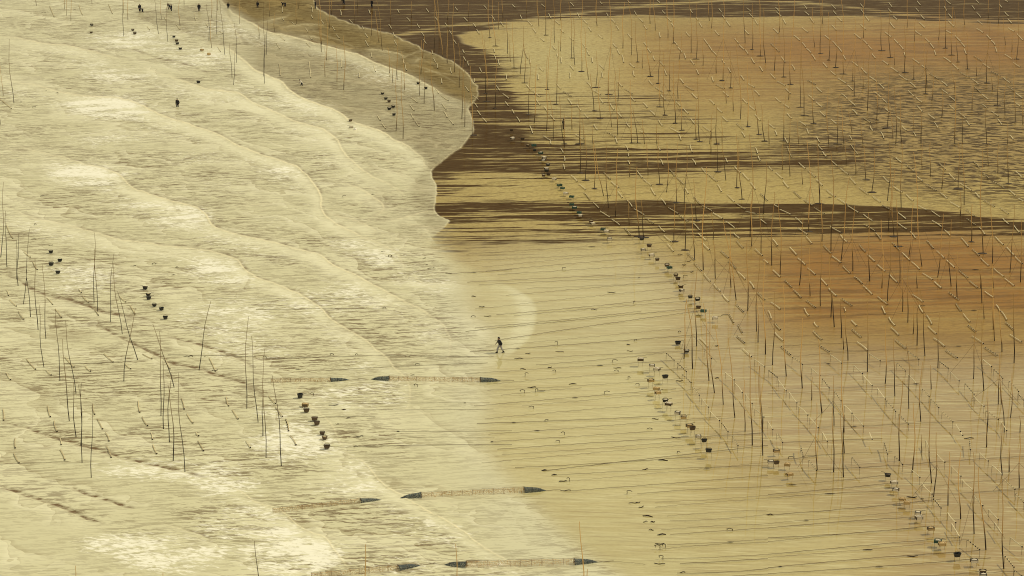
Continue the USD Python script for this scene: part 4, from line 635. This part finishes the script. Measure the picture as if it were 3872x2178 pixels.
for i, s in enumerate(big_spars):
    pts, m = spar_mesh(s); o = np.array([*((s['a'] + s['b']) / 2)[:2], 0])
    root = thing('bamboo_spar', o, label=slabels[i], cat='bamboo spar', group='bamboo spars of the seaweed racks')
    part(root, 'cane', (m[0] - o, m[1]), 'spar_dull' if (s['dull'] or s['left']) else 'spar_pale', smooth=50)
    k = trimesh.creation.icosphere(1, 0.08); k.apply_translation(s['b'] - o); part(root, 'end_knot', k, 'lashing')
    if s['dull']:
        for q in (0.10, 0.30, 0.50, 0.70, 0.88):
            c = s['a'] + (s['b'] - s['a']) * q; d = (s['b'] - s['a']) / np.linalg.norm(s['b'] - s['a'])
            part(root, 'lashing', tube([c - o - d * 0.09, c - o + d * 0.07], 0.064, 6), 'lashing')
    if s['z'] > 0.5:
        for e in (s['a'], s['b']):
            part(root, 'leg', tube([e - o - [0, 0, s['z'] + 0.2], e - o], 0.018, 5), 'spar_dark')
if small_spars:
    ms = [spar_mesh(s)[1] for s in small_spars]
    root = thing('far_bamboo_spars', (0, 0, 0), label='short pale bamboo spars lying in rows further out', cat='bamboo spars', kind='stuff')
    part(root, 'cane', join(ms), 'spar_pale')
    kn = []
    for s in small_spars:
        k = trimesh.creation.icosphere(1, 0.08); k.apply_translation(s['b']); kn.append(k)
    stage.GetPrimAtPath(part(root, 'end_knot', join(kn), 'lashing')).SetCustomDataByKey('kind', 'stuff')
    stage.GetPrimAtPath(root + '/cane').SetCustomDataByKey('kind', 'stuff')

# ------------------------------------------------------------------ ropes along the rows
RW = {(1, 1): 'off the wave edge', (1, 2): 'on the sand above the walking man', (1, 3): 'across the mud at right', (2, 0): 'in the milky sea at left', (2, 1): 'across the foam by the upper fish trap', (2, 2): 'across the wet sand right of the walker',
      (2, 3): 'between spars of the brown mud', (3, 0): 'at the lower left', (3, 1): 'above the middle fish trap', (3, 2): 'over the yellow sand at the bottom', (3, 3): 'in the lower right shallows'}
byt = {}
for t, s in ROPES.items(): byt[t] = [[float(x) for x in e.split()] for e in s.split(';')]
for t, rows in byt.items():
    rows.sort(key=lambda q: (q[1] + q[-1]) / 2)
    for k, q in enumerate(rows):
        P = [np.array(px(t, q[j], q[j + 1])) for j in range(0, len(q), 2)]
        if q[0] == 0 and t in ((1, 2), (2, 2), (3, 2)):        # the ropes run on towards the swash
            ex = rng.uniform(60, 480) if t != (3, 2) else rng.uniform(0, 700) if q[1] < 300 else 0
            P[0] = P[0] + (P[0] - P[1]) / np.linalg.norm(P[0] - P[1]) * ex / 2.659
        dense = []
        for a, b in zip(P[:-1], P[1:]):
            n = max(2, int(abs(b[0] - a[0]) / 45)); dense += [a + (b - a) * i / n for i in range(n)]
        dense.append(P[-1]); zs = 0.10
        pts = np.array([ground(u, v, zs) for u, v in dense]); n = len(pts)
        pts[:, 2] += 0.015 * np.sin(np.arange(n) * 1.7 + k); pts[:, 1] += 0.35 * math.sin(k * 2.3) * np.sin(np.linspace(0, math.pi, n))
        r = rng.uniform(0.010, 0.021) * (0.75 if t in ((2, 3), (1, 3)) else 1.0)
        lab = f'thin dark rope {RW[t]}' + ('' if len(rows) == 1 else f', {ORD[k]} from top' if k < 20 else f', {ORD[len(rows) - 1 - k]} from bottom')
        root = thing('mooring_rope', (0, 0, 0), label=lab, cat='rope', group='mooring ropes stretched over the flat')
        part(root, 'strand', tube(pts, r * (1 + 0.35 * np.sin(np.arange(n) * 0.9 + k) ** 2), 5), 'rope_brown')
        for j in range(rng.choice((0, 0, 0, 1))):                    # weed caught on the rope
            c = pts[rng.randrange(n)]
            w = trimesh.creation.icosphere(1); w.vertices *= np.array([rng.uniform(0.15, 0.55), 0.07, 0.045]); w.apply_translation(c)
            part(root, 'weed_tuft', w, 'driftwood')

# ------------------------------------------------------------------ tubs and crates
def tub(rx, ry, h, wall=0.02, sq=0.0):
    """An open tapered vessel: outer and inner wall, floor and a rim, oval or squarish."""
    n = 20; a = np.linspace(0, 2 * math.pi, n, endpoint=False); e = 2.0 + sq * 6
    cx, cy = np.sign(np.cos(a)) * abs(np.cos(a)) ** (2 / e), np.sign(np.sin(a)) * abs(np.sin(a)) ** (2 / e)
    rings = [(0.78, 0), (1.0, h), (1.07, h), (1.07, h + 0.03), (0.94, h + 0.03), (0.92, h - 0.02), (0.72, wall)]
    v = np.vstack([np.stack([cx * rx * s, cy * ry * s, np.full(n, z)], 1) for s, z in rings]); f = []
    for i in range(len(rings) - 1):
        for j in range(n):
            k = (j + 1) % n; f += [(i * n + j, i * n + k, (i + 1) * n + k), (i * n + j, (i + 1) * n + k, (i + 1) * n + j)]
    v = np.vstack([v, [0, 0, 0], [0, 0, wall]]); m = (len(rings) - 1) * n
    for j in range(n):
        k = (j + 1) % n; f += [(len(v) - 2, k, j), (len(v) - 1, m + j, m + k)]
    return v, np.array(f)
def box(x, y, z, cx, cy, cz):
    b = trimesh.creation.box((x, y, z)); b.apply_translation((cx, cy, cz)); return b
LOOK = {'d': ('dark tub', 'tub_dark', 'tub'), 'b': ('brown tub', 'tub_brown', 'tub'), 't': ('round dark pot', 'tub_dark', 'pot'), 'g': ('green crate', 'crate_green', 'crate'), 'w': ('white crate', 'crate_white', 'crate'), 'y': ('yellowish crate', 'crate_yellow', 'crate')}
def vessel(c, u, v, lab, group, elev):
    kind = LOOK[c]; p = ground(u, v, elev + 0.15)
    root = thing({'tub': 'tub', 'pot': 'pot', 'crate': 'crate'}[kind[2]], (p[0], p[1], elev), math.degrees(rng.uniform(-0.5, 0.5)), label=lab, cat=kind[2], group=group)
    sc = rng.uniform(0.84, 1.06)
    if kind[2] == 'crate':
        X, Y, H = 0.64 * sc, 0.46 * sc, 0.30 * sc
        part(root, 'floor', box(X - 0.05, Y - 0.05, 0.02, 0, 0, 0.012), kind[1])
        for s in (-1, 1):
            part(root, 'side_panel', box(X, 0.022, H * 0.78, 0, s * (Y / 2 - 0.012), H * 0.46), 'tub_brown' if (c in 'wy' and s < 0 and sc > 1.02) else kind[1]); part(root, 'end_panel', box(0.022, Y - 0.05, H * 0.78, s * (X / 2 - 0.012), 0, H * 0.46), 'tub_brown' if c in 'wy' else kind[1])  # on pale crates the shadow side is painted in brown
        part(root, 'rim', join([box(X + 0.05, 0.045, 0.04, 0, s * (Y / 2 + 0.004), H + 0.003) for s in (-1, 1)] + [box(0.045, Y - 0.04, 0.04, s * (X / 2 + 0.002), 0, H + 0.004) for s in (-1, 1)]), 'tub_dark' if c in 'wy' and rng.random() < 0.3 else kind[1])
        for s in (-1, 1):
            for q in (-1, 1): part(root, 'corner_post', box(0.05, 0.05, H, s * (X / 2 + 0.003), q * (Y / 2 + 0.003), H / 2 - 0.02), 'tub_dark' if c == 'w' and rng.random() < 0.6 else kind[1])
        if c in 'wy' or rng.random() < 0.5:
            m = trimesh.creation.icosphere(2); m.vertices *= np.array([X * 0.42, Y * 0.40, 0.10]); m.vertices += 0.06 * (meshkit.noise(m.vertices * 14, 3) - 0.5)[:, None]; m.apply_translation((0, 0, H * 0.82))
            part(root, 'contents', m, kind[1] if c in 'wy' else rng.choice(['crate_white', 'spar_pale', 'tub_dark', 'tub_brown']))
    else:
        rx, ry, H = (0.34 * sc, 0.25 * sc, 0.30 * sc) if c != 't' else (0.33, 0.33, 0.40)
        part(root, 'shell', tub(rx, ry, H, sq=0.25 if c != 't' else 0.0), kind[1], smooth=40)
        a = np.linspace(0, math.pi, 9)
        if c != 't' and rng.random() < 0.7: part(root, 'handle', tube(np.stack([rx * 0.98 * np.cos(a), 0 * a, H + 0.22 * np.sin(a)], 1), 0.016, 5), 'lashing')
        if rng.random() < 0.45:
            m = trimesh.creation.icosphere(2); m.vertices *= np.array([rx * 0.8, ry * 0.8, 0.07]); m.apply_translation((0, 0, H * 0.85))
            part(root, 'contents', m, rng.choice(['spar_dull', 'crate_white', 'tub_brown']))
    s = rng.choice((-1, 1))
    for k in ((-0.27, 0.27) if elev > 0.3 else (0.30 * s,)):
        part(root, 'stake', tube([(k, 0.02, -elev - 0.25), (k * 1.04, 0.02, 0.03)], 0.012, 5), 'driftwood')
    if rng.random() < 0.3:
        q = s * 0.42
        part(root, 'hanging_arm', tube([(s * 0.31, 0.0, 0.30), (q, 0.05, 0.42), (q + s * 0.32, 0.1, 0.40)], 0.024, 5), 'driftwood')
for where, t, s in STRINGS:
    items = [e.split() for e in s.split(';')]; count = {}
    for x, y, c in items: count[c] = count.get(c, 0) + 1
    seen = {}
    for x, y, c in items:
        seen[c] = seen.get(c, 0) + 1; n = count[c]
        tail = '' if n == 1 else (', farther one' if seen[c] == 1 else ', nearer one') if n == 2 else f", {ORD[seen[c] - 1]} from top"
        lab = f'{LOOK[c][0]} {where}{tail}'
        if len(lab.split()) > 16: lab = f'{LOOK[c][0]} {where}'[:120]
        u, v = px(t, float(x), float(y)); fx, fy = F(u, v)
        elev = 0.70 if (t == (2, 2) and len(items) > 3) else 0.42 if (t == (3, 3) or (t == (1, 2) and fy > 600)) else 0.28 if t == (1, 2) else 0.14
        vessel(c, u, v, lab, f'tubs and crates {where}', elev)

# ------------------------------------------------------------------ bent stakes and drift bits
DW = {(0, 0): 'in the pale shallows, upper left', (1, 0): 'in the milky sea at left', (1, 1): 'on the swash, centre', (1, 2): 'on the sand by the crate string', (2, 0): 'left of the dark pole pair', (2, 1): 'in the foam by the upper fish trap',
      (2, 2): 'on the wet sand right of the walker', (3, 1): 'by the lowest brown tubs', (3, 2): 'on the yellow sand at the bottom', (3, 3): 'in the lower right shallows'}
for t, s in DEBRIS.items():
    es = sorted([[float(x) for x in e.split()] for e in s.split(';')])
    for k, (x, y) in enumerate(es):
        b = ground(*px(t, x, y)); w = rng.random(); a = rng.uniform(-0.5, 0.5)
        tail = '' if len(es) == 1 else f', {ORD[k]} from left' if k < len(ORD) else f', {ORD[len(es) - 1 - k]} from right'
        if w < 0.42:
            s1 = rng.choice((-1, 1)); H = rng.uniform(0.12, 0.40); ln = rng.uniform(0.2, 0.65)
            root = thing('bent_stake', b, label=f'small bent dark stake {DW[t]}{tail}', cat='stake', group=f'bent stakes {DW[t]}')
            part(root, 'post', tube([(0, 0, -0.25), (0.03 * s1, 0, H * 0.6), (0, 0, H)], 0.032, 5), 'driftwood')
            part(root, 'arm', tube([(0, 0, H - 0.01), (s1 * ln * 0.5, a * 0.2, H + 0.06), (s1 * ln, a * 0.3, H - 0.04)], 0.036, 5), 'driftwood')
            if rng.random() < 0.5: part(root, 'hanging_weed', tube([(s1 * ln * 0.8, a * 0.25, H), (s1 * ln * 0.82, a * 0.25, H * 0.35)], [0.035, 0.015], 5), 'lashing')
        else:
            ln = rng.uniform(0.2, 0.55)
            q = np.linspace(-1, 1, 6); pts = np.stack([q * ln, 0.06 * np.sin(q * 4 + k) + a * 0.3 * q, 0.06 + 0.04 * np.cos(q * 3 + k)], 1)
            m = tube(pts, 0.03 + 0.04 * np.sin((q + 1) * 1.5) * rng.random(), 6)
            p = top_mesh('drift_stick', (m[0] + b, m[1]), 'driftwood', label=f'dark drift stick {DW[t]}{tail}', cat='driftwood', group=f'drift sticks {DW[t]}')

# ------------------------------------------------------------------ fish traps
def fish_trap(label, t, a, b, cone_end=None, cone_start=None, h=0.5, n=10, hc=0.58):
    A, B = ground(*px(t, *a)), ground(*px(t, *b)); d = B - A; ln = np.linalg.norm(d); ex = d / ln; ey = np.cross([0, 0, 1.0], ex); W = 0.42
    root = thing('fish_trap', A, label=label, cat='fish trap', group='long net fish traps lying in the swash')
    def at(s, y, z): return ex * s + ey * y + np.array([0, 0, z])
    grid = []; cols = n * 4
    for i in range(cols + 1):
        sag = 0.05 * math.sin(math.pi * ((i * n / cols) % 1.0)); s = ln * i / cols
        grid += [at(s, -W / 2, 0.0), at(s, -W / 2 + 0.02, h - sag), at(s, W / 2 - 0.02, h - sag), at(s, W / 2, 0.0)]
    f = []
    for i in range(cols):
        for j in range(3):
            p, q = i * 4 + j, (i + 1) * 4 + j; f += [(p, q, q + 1), (p, q + 1, p + 1)]
    part(root, 'net_sleeve', (np.array(grid), np.array(f)), 'net_tan')
    for i in range(n + 1):
        s = ln * i / n + rng.uniform(-0.05, 0.05)
        part(root, 'hoop', tube([at(s, -W / 2, -0.05), at(s, -W / 2, h + 0.012), at(s, W / 2, h + 0.012), at(s, W / 2, -0.05)], 0.011, 5), 'hoop_rust')
    for y in (-W / 2, W / 2): part(root, 'head_rope', tube([at(ln * q, y, h + 0.02 - 0.04 * abs(math.sin(q * n * math.pi))) for q in np.linspace(0, 1, n * 4 + 1)], 0.012, 4), 'rope_brown')
    for tip, base, sgn in ((cone_end, B, 1), (cone_start, A, -1)):
        if tip is None: continue
        T = ground(*px(t, *tip)); base = base - A; T = T - A; ax = T - base; L_ = np.linalg.norm(ax); ax = ax / L_; sd = np.cross([0, 0, 1.0], ax)
        prof = [(0, 1.0), (0.18, 0.86), (0.36, 0.80), (0.55, 0.72), (0.75, 0.48), (0.9, 0.22), (1.0, 0.05)]; v, f, K = [], [], 9
        for q, r in prof:
            for j in range(K):
                w = math.pi * j / (K - 1)
                v.append(base + ax * (L_ * q) + sd * (math.cos(w) * 0.34 * r) + np.array([0, 0, hc * r * abs(math.sin(w)) ** 0.7 + 0.02]))
        for i in range(len(prof) - 1):
            for j in range(K - 1):
                p, q = i * K + j, (i + 1) * K + j; f += [(p, q, q + 1), (p, q + 1, p + 1)]
        c = part(root, 'cone_net', (np.array(v), np.array(f)), 'net_blue')
        for q, r in (prof[0], prof[2], prof[4]):
            part(c, 'hoop', tube([base + ax * (L_ * q) + sd * (math.cos(w) * 0.35 * r) + np.array([0, 0, hc * r * abs(math.sin(w)) ** 0.7 + 0.03]) for w in np.linspace(0, math.pi, 9)], 0.016, 5), 'lashing')
        part(root, 'tail_rope', tube([T + [0, 0, 0.03], T + ax * 0.7 + [0, 0, 0.06], T + ax * 1.5 + [0, 0, 0.05]], 0.018, 4), 'rope_brown')
fish_trap('upper tan fish trap, left length with one grey cone, under the pole pair', (2, 1), (150, 948), (750, 938), cone_end=(945, 924), h=0.42, n=6, hc=0.45)
fish_trap('upper tan fish trap below the walking man, grey cone at both ends', (2, 1), (1340, 930), (2255, 942), cone_end=(2465, 934), cone_start=(1150, 920), h=0.50, n=10)
fish_trap('middle tan fish trap, left length rising from foam to one grey cone', (3, 1), (170, 808), (1050, 705), cone_end=(1270, 682), h=0.42, n=9, hc=0.42)
fish_trap('middle tan fish trap, right length with big grey cones at both ends', (3, 1), (1660, 656), (2696, 602), cone_end=(2919, 588), cone_start=(1435, 670), h=0.50, n=10)
fish_trap('lowest tan fish trap, left length leaving the picture at the bottom', (3, 1), (560, 1465), (1430, 1385), cone_end=(1660, 1342), h=0.46, n=9, hc=0.50)
fish_trap('lowest tan fish trap, right length crossed by a slim pole', (3, 1), (2115, 1358), (3200, 1328), cone_end=(3442, 1308), cone_start=(1890, 1334), h=0.56, n=10)

# ------------------------------------------------------------------ a white float
p = ground(*px((0, 1), 997, 1312)); root = thing('round_float', p, label='round white float beside the white crate on the pale wave edge', cat='float')
fl_ = trimesh.creation.icosphere(3, 0.30); fl_.vertices *= (1, 1, 0.92); fl_.apply_translation((0, 0, 0.17)); part(root, 'shell', fl_, 'float_white', smooth=True)
part(root, 'eye', tube([(-0.06, 0, 0.43), (-0.05, 0, 0.50), (0.05, 0, 0.50), (0.06, 0, 0.43)], 0.02, 5), 'lashing')

# ------------------------------------------------------------------ people
Mf = manifold3d.Manifold
def ball(p, r): return Mf.sphere(float(r), 14).translate(tuple(float(c) for c in p))
def bone(*pr): return Mf.batch_hull([ball(p, r) for p, r in pr])
def union(ms): return Mf.batch_boolean(ms, manifold3d.OpType.Add)
def smooth_mesh(m, it=6):
    q = m.to_mesh(); t = trimesh.Trimesh(q.vert_properties[:, :3], q.tri_verts, process=True)
    trimesh.smoothing.filter_taubin(t, iterations=it); return t
def figure(pose):
    """Joints of a 1.65 m figure facing +x; the pose gives hip height, trunk lean, and where hands and feet are."""
    hip = np.array([0, 0, pose.get('hip', 0.86)]); ln = math.radians(pose.get('lean', 5))
    ax = np.array([math.sin(ln), 0, math.cos(ln)]); fw = np.array([math.cos(ln), 0, -math.sin(ln)])
    chest, neck = hip + ax * 0.36, hip + ax * 0.52
    nod = math.radians(pose.get('nod', 10)) + ln * 0.6; hx = np.array([math.sin(nod), 0, math.cos(nod)]); hf = np.array([math.cos(nod), 0, -math.sin(nod)])
    head = neck + hx * 0.19
    J = dict(hip=hip, chest=chest, neck=neck, head=head); skin, top, legs, boots = [], [], [], []
    trunk = [bone((hip + [0, -.08, 0], .11), (hip + [0, .08, 0], .11), (hip + ax * .2 + [0, -.07, 0], .105), (hip + ax * .2 + [0, .07, 0], .105)), bone((hip + ax * .2 + [0, -.07, 0], .105), (hip + ax * .2 + [0, .07, 0], .105), (chest + [0, -.09, 0], .12), (chest + [0, .09, 0], .12)),
             bone((chest + [0, -.09, 0], .12), (chest + [0, .09, 0], .12), (neck + [0, -.14, -.03], .06), (neck + [0, .14, -.03], .06))]
    skin += trunk; skin.append(bone((neck, .055), (head - hx * .06, .055)))
    skin.append(bone((head + hx * .03, .095), (head + hx * .02 - hf * .02, .10), (head - hx * .07 + hf * .04, .055)))
    skin += [bone((head + hf * .095, .014), (head + hf * .115 - hx * .03, .018)), ball(head + hf * .09 - hx * .062, .02)]
    for s in (-1, 1): skin += [ball(head + [0, .095 * s, -.01], .024), ball(head + hf * .088 + hx * .022 + [0, .035 * s, 0], .014)]
    hair = bone((head + hx * .04 - hf * .012, .101), (head - hf * .04 - hx * .01, .092))
    top += [bone((hip + [0, -.08, .02], .125), (hip + [0, .08, .02], .125), (hip + ax * .2 + [0, -.07, 0], .12), (hip + ax * .2 + [0, .07, 0], .12)), bone((hip + ax * .2 + [0, -.07, 0], .12), (hip + ax * .2 + [0, .07, 0], .12), (chest + [0, -.09, 0], .135), (chest + [0, .09, 0], .135)),
            bone((chest + [0, -.09, 0], .135), (chest + [0, .09, 0], .135), (neck + [0, -.14, -.03], .072), (neck + [0, .14, -.03], .072))]
    for s, hand, in ((-1, pose['hands'][0]), (1, pose['hands'][1])):
        sh = neck + np.array([0, .19 * s, -.04]); ha = np.array(hand, float); el = (sh + ha) / 2 + np.array([-.09, .05 * s, -.03])
        d = (ha - el) / np.linalg.norm(ha - el); sd = np.array([0, 1.0, 0]) - d * d[1]; sd /= np.linalg.norm(sd); pn = np.cross(d, sd)
        skin += [bone((sh, .058), (el, .042)), bone((el, .042), (ha, .028))]
        top += [bone((sh, .072), (el, .056)), bone((el, .056), (ha - d * .05, .042))]
        palm = ha + d * .07
        skin.append(bone((ha + d * .01, .026), (palm + sd * .03, .016), (palm - sd * .03, .016)))
        for k, (o, l) in enumerate(((-.032, .062), (-.011, .074), (.011, .070), (.032, .055))):
            q = palm + sd * o; m1 = q + d * l * .55 + pn * .008 * s; m2 = m1 + d * l * .45 + pn * .024 * s
            skin += [bone((q, .0105), (m1, .0095)), bone((m1, .0095), (m2, .008))]
        th = ha + d * .025 - sd * .026 * s; skin += [bone((th, .014), (th - sd * .030 * s + d * .032, .011)), bone((th - sd * .030 * s + d * .032, .011), (th - sd * .028 * s + d * .062 + pn * .01, .009))]
    for s, foot in ((-1, pose['feet'][0]), (1, pose['feet'][1])):
        hj = hip + np.array([0, .095 * s, -.05]); an = np.array(foot, float) + [0, 0, .08]; kn = (hj + an) / 2 + np.array([pose.get('knee', .07), .01 * s, .02])
        skin += [bone((hj, .088), (kn, .058)), bone((kn, .060), (kn * .55 + an * .45 + [-.02, 0, 0], .056), (an, .038)), bone((an, .038), (an + [-.05, 0, -.045], .032), (an + [.15, 0, -.055], .024))]
        legs += [bone((hj, .104), (kn, .076)), bone((kn, .076), (kn * .45 + an * .55, .068))]
        boots += [bone((kn * .35 + an * .65, .062), (an, .052)), bone((an, .052), (an + [-.05, 0, -.04], .044), (an + [.17, 0, -.045], .036))]
    legs.append(bone((hip + [0, -.08, -.03], .122), (hip + [0, .08, -.03], .122), (hip + [0, 0, .05], .13)))
    return {'body': smooth_mesh(union(skin)), 'jacket': smooth_mesh(union(top)), 'trousers': smooth_mesh(union(legs)), 'boots': smooth_mesh(union(boots)), 'hair': smooth_mesh(hair)}
POSES = {
    'walk': dict(lean=9, hip=.84, hands=((.30, -.20, .96), (.02, .24, .82)), feet=((.26, -.09, 0), (-.30, .09, .03))),
    'stand': dict(lean=2, hip=.86, hands=((.06, -.25, .80), (.06, .25, .80)), feet=((.02, -.10, 0), (-.02, .10, 0)), knee=.02),
    'bend': dict(lean=72, hip=.78, nod=25, hands=((.62, -.16, .34), (.58, .16, .30)), feet=((.06, -.14, 0), (-.10, .14, 0))),
    'stoop': dict(lean=34, hip=.80, nod=20, hands=((.50, -.18, .74), (.46, .18, .70)), feet=((.14, -.12, 0), (-.14, .12, 0)))}
FIG = {k: figure(v) for k, v in POSES.items()}
def person(t, x, y, pose, rz, label, top='cloth_black', legs='cloth_dark_blue', scale=1.0, sink=0.0):
    p = ground(*px(t, x, y)); root = thing('person', (p[0], p[1], -sink), rz, label=label, cat='person', group=None)
    g = {k: (np.asarray(m.vertices) * scale * np.array([1.15, 1.15, 1.0]), np.asarray(m.faces)) for k, m in FIG[pose].items()}
    b = part(root, 'body', g['body'], 'skin', smooth=60); part(b, 'hair', g['hair'], 'hair', smooth=60)
    part(root, 'jacket', g['jacket'], top, smooth=60); part(root, 'trousers', g['trousers'], legs, smooth=60); part(root, 'boots', g['boots'], 'rubber', smooth=60)
person((2, 1), 2455, 650, 'walk', 205, 'person in dark top and pale trousers walking over the wet sand', 'cloth_black', 'cloth_grey', 1.2)
person((0, 0), 1785, 1078, 'stand', 250, 'lone person all in black wading in the foamy shallows', 'cloth_black', 'cloth_black', 1.08, 0.25)
person((0, 2), 517, 1300, 'stand', 20, 'person in black standing behind a pole at the streaked sand', 'cloth_black', 'cloth_black', 1.08)
person((0, 1), 462, 862, 'stoop', 200, 'stooping person in white top in the brown wave tongue', 'cloth_white', 'cloth_dark_blue', 0.9, 0.15)
for (t, x, y, ps, rz, lab, sc) in [
    ((0, 0), 1405, 112, 'stand', 300, 'left one of a dark pair wading at the top left', 1.0), ((0, 0), 1435, 125, 'bend', 200, 'bent right one of a dark pair wading at the top left', 1.0),
    ((0, 0), 1705, 95, 'stoop', 240, 'left one of the second dark pair at the top left', 1.0), ((0, 0), 1724, 112, 'stand', 200, 'right one of the second dark pair at the top left', 1.0),
    ((0, 0), 2002, 112, 'stand', 280, 'person in black alone left of the two slim poles at top', 1.05), ((0, 0), 2295, 88, 'stand', 260, 'person in black on the wave edge at the top', 0.9),
    ((0, 1), 17, 80, 'stand', 250, 'person in black right of the wave edge at the top', 0.95), ((0, 1), 295, 68, 'bend', 200, 'bending person in black at the top of the wave tongue', 1.05),
    ((0, 1), 597, 88, 'stand', 190, 'tall person in black where foam meets the dark water', 1.2), ((0, 1), 885, 45, 'stoop', 200, 'stooping person in black by the dark water at top', 1.1), ((0, 1), 1165, 75, 'stand', 220, 'person in black at the top edge beside slim poles', 1.1)]:
    person(t, x, y, ps, rz, lab, scale=sc, sink=0.1)
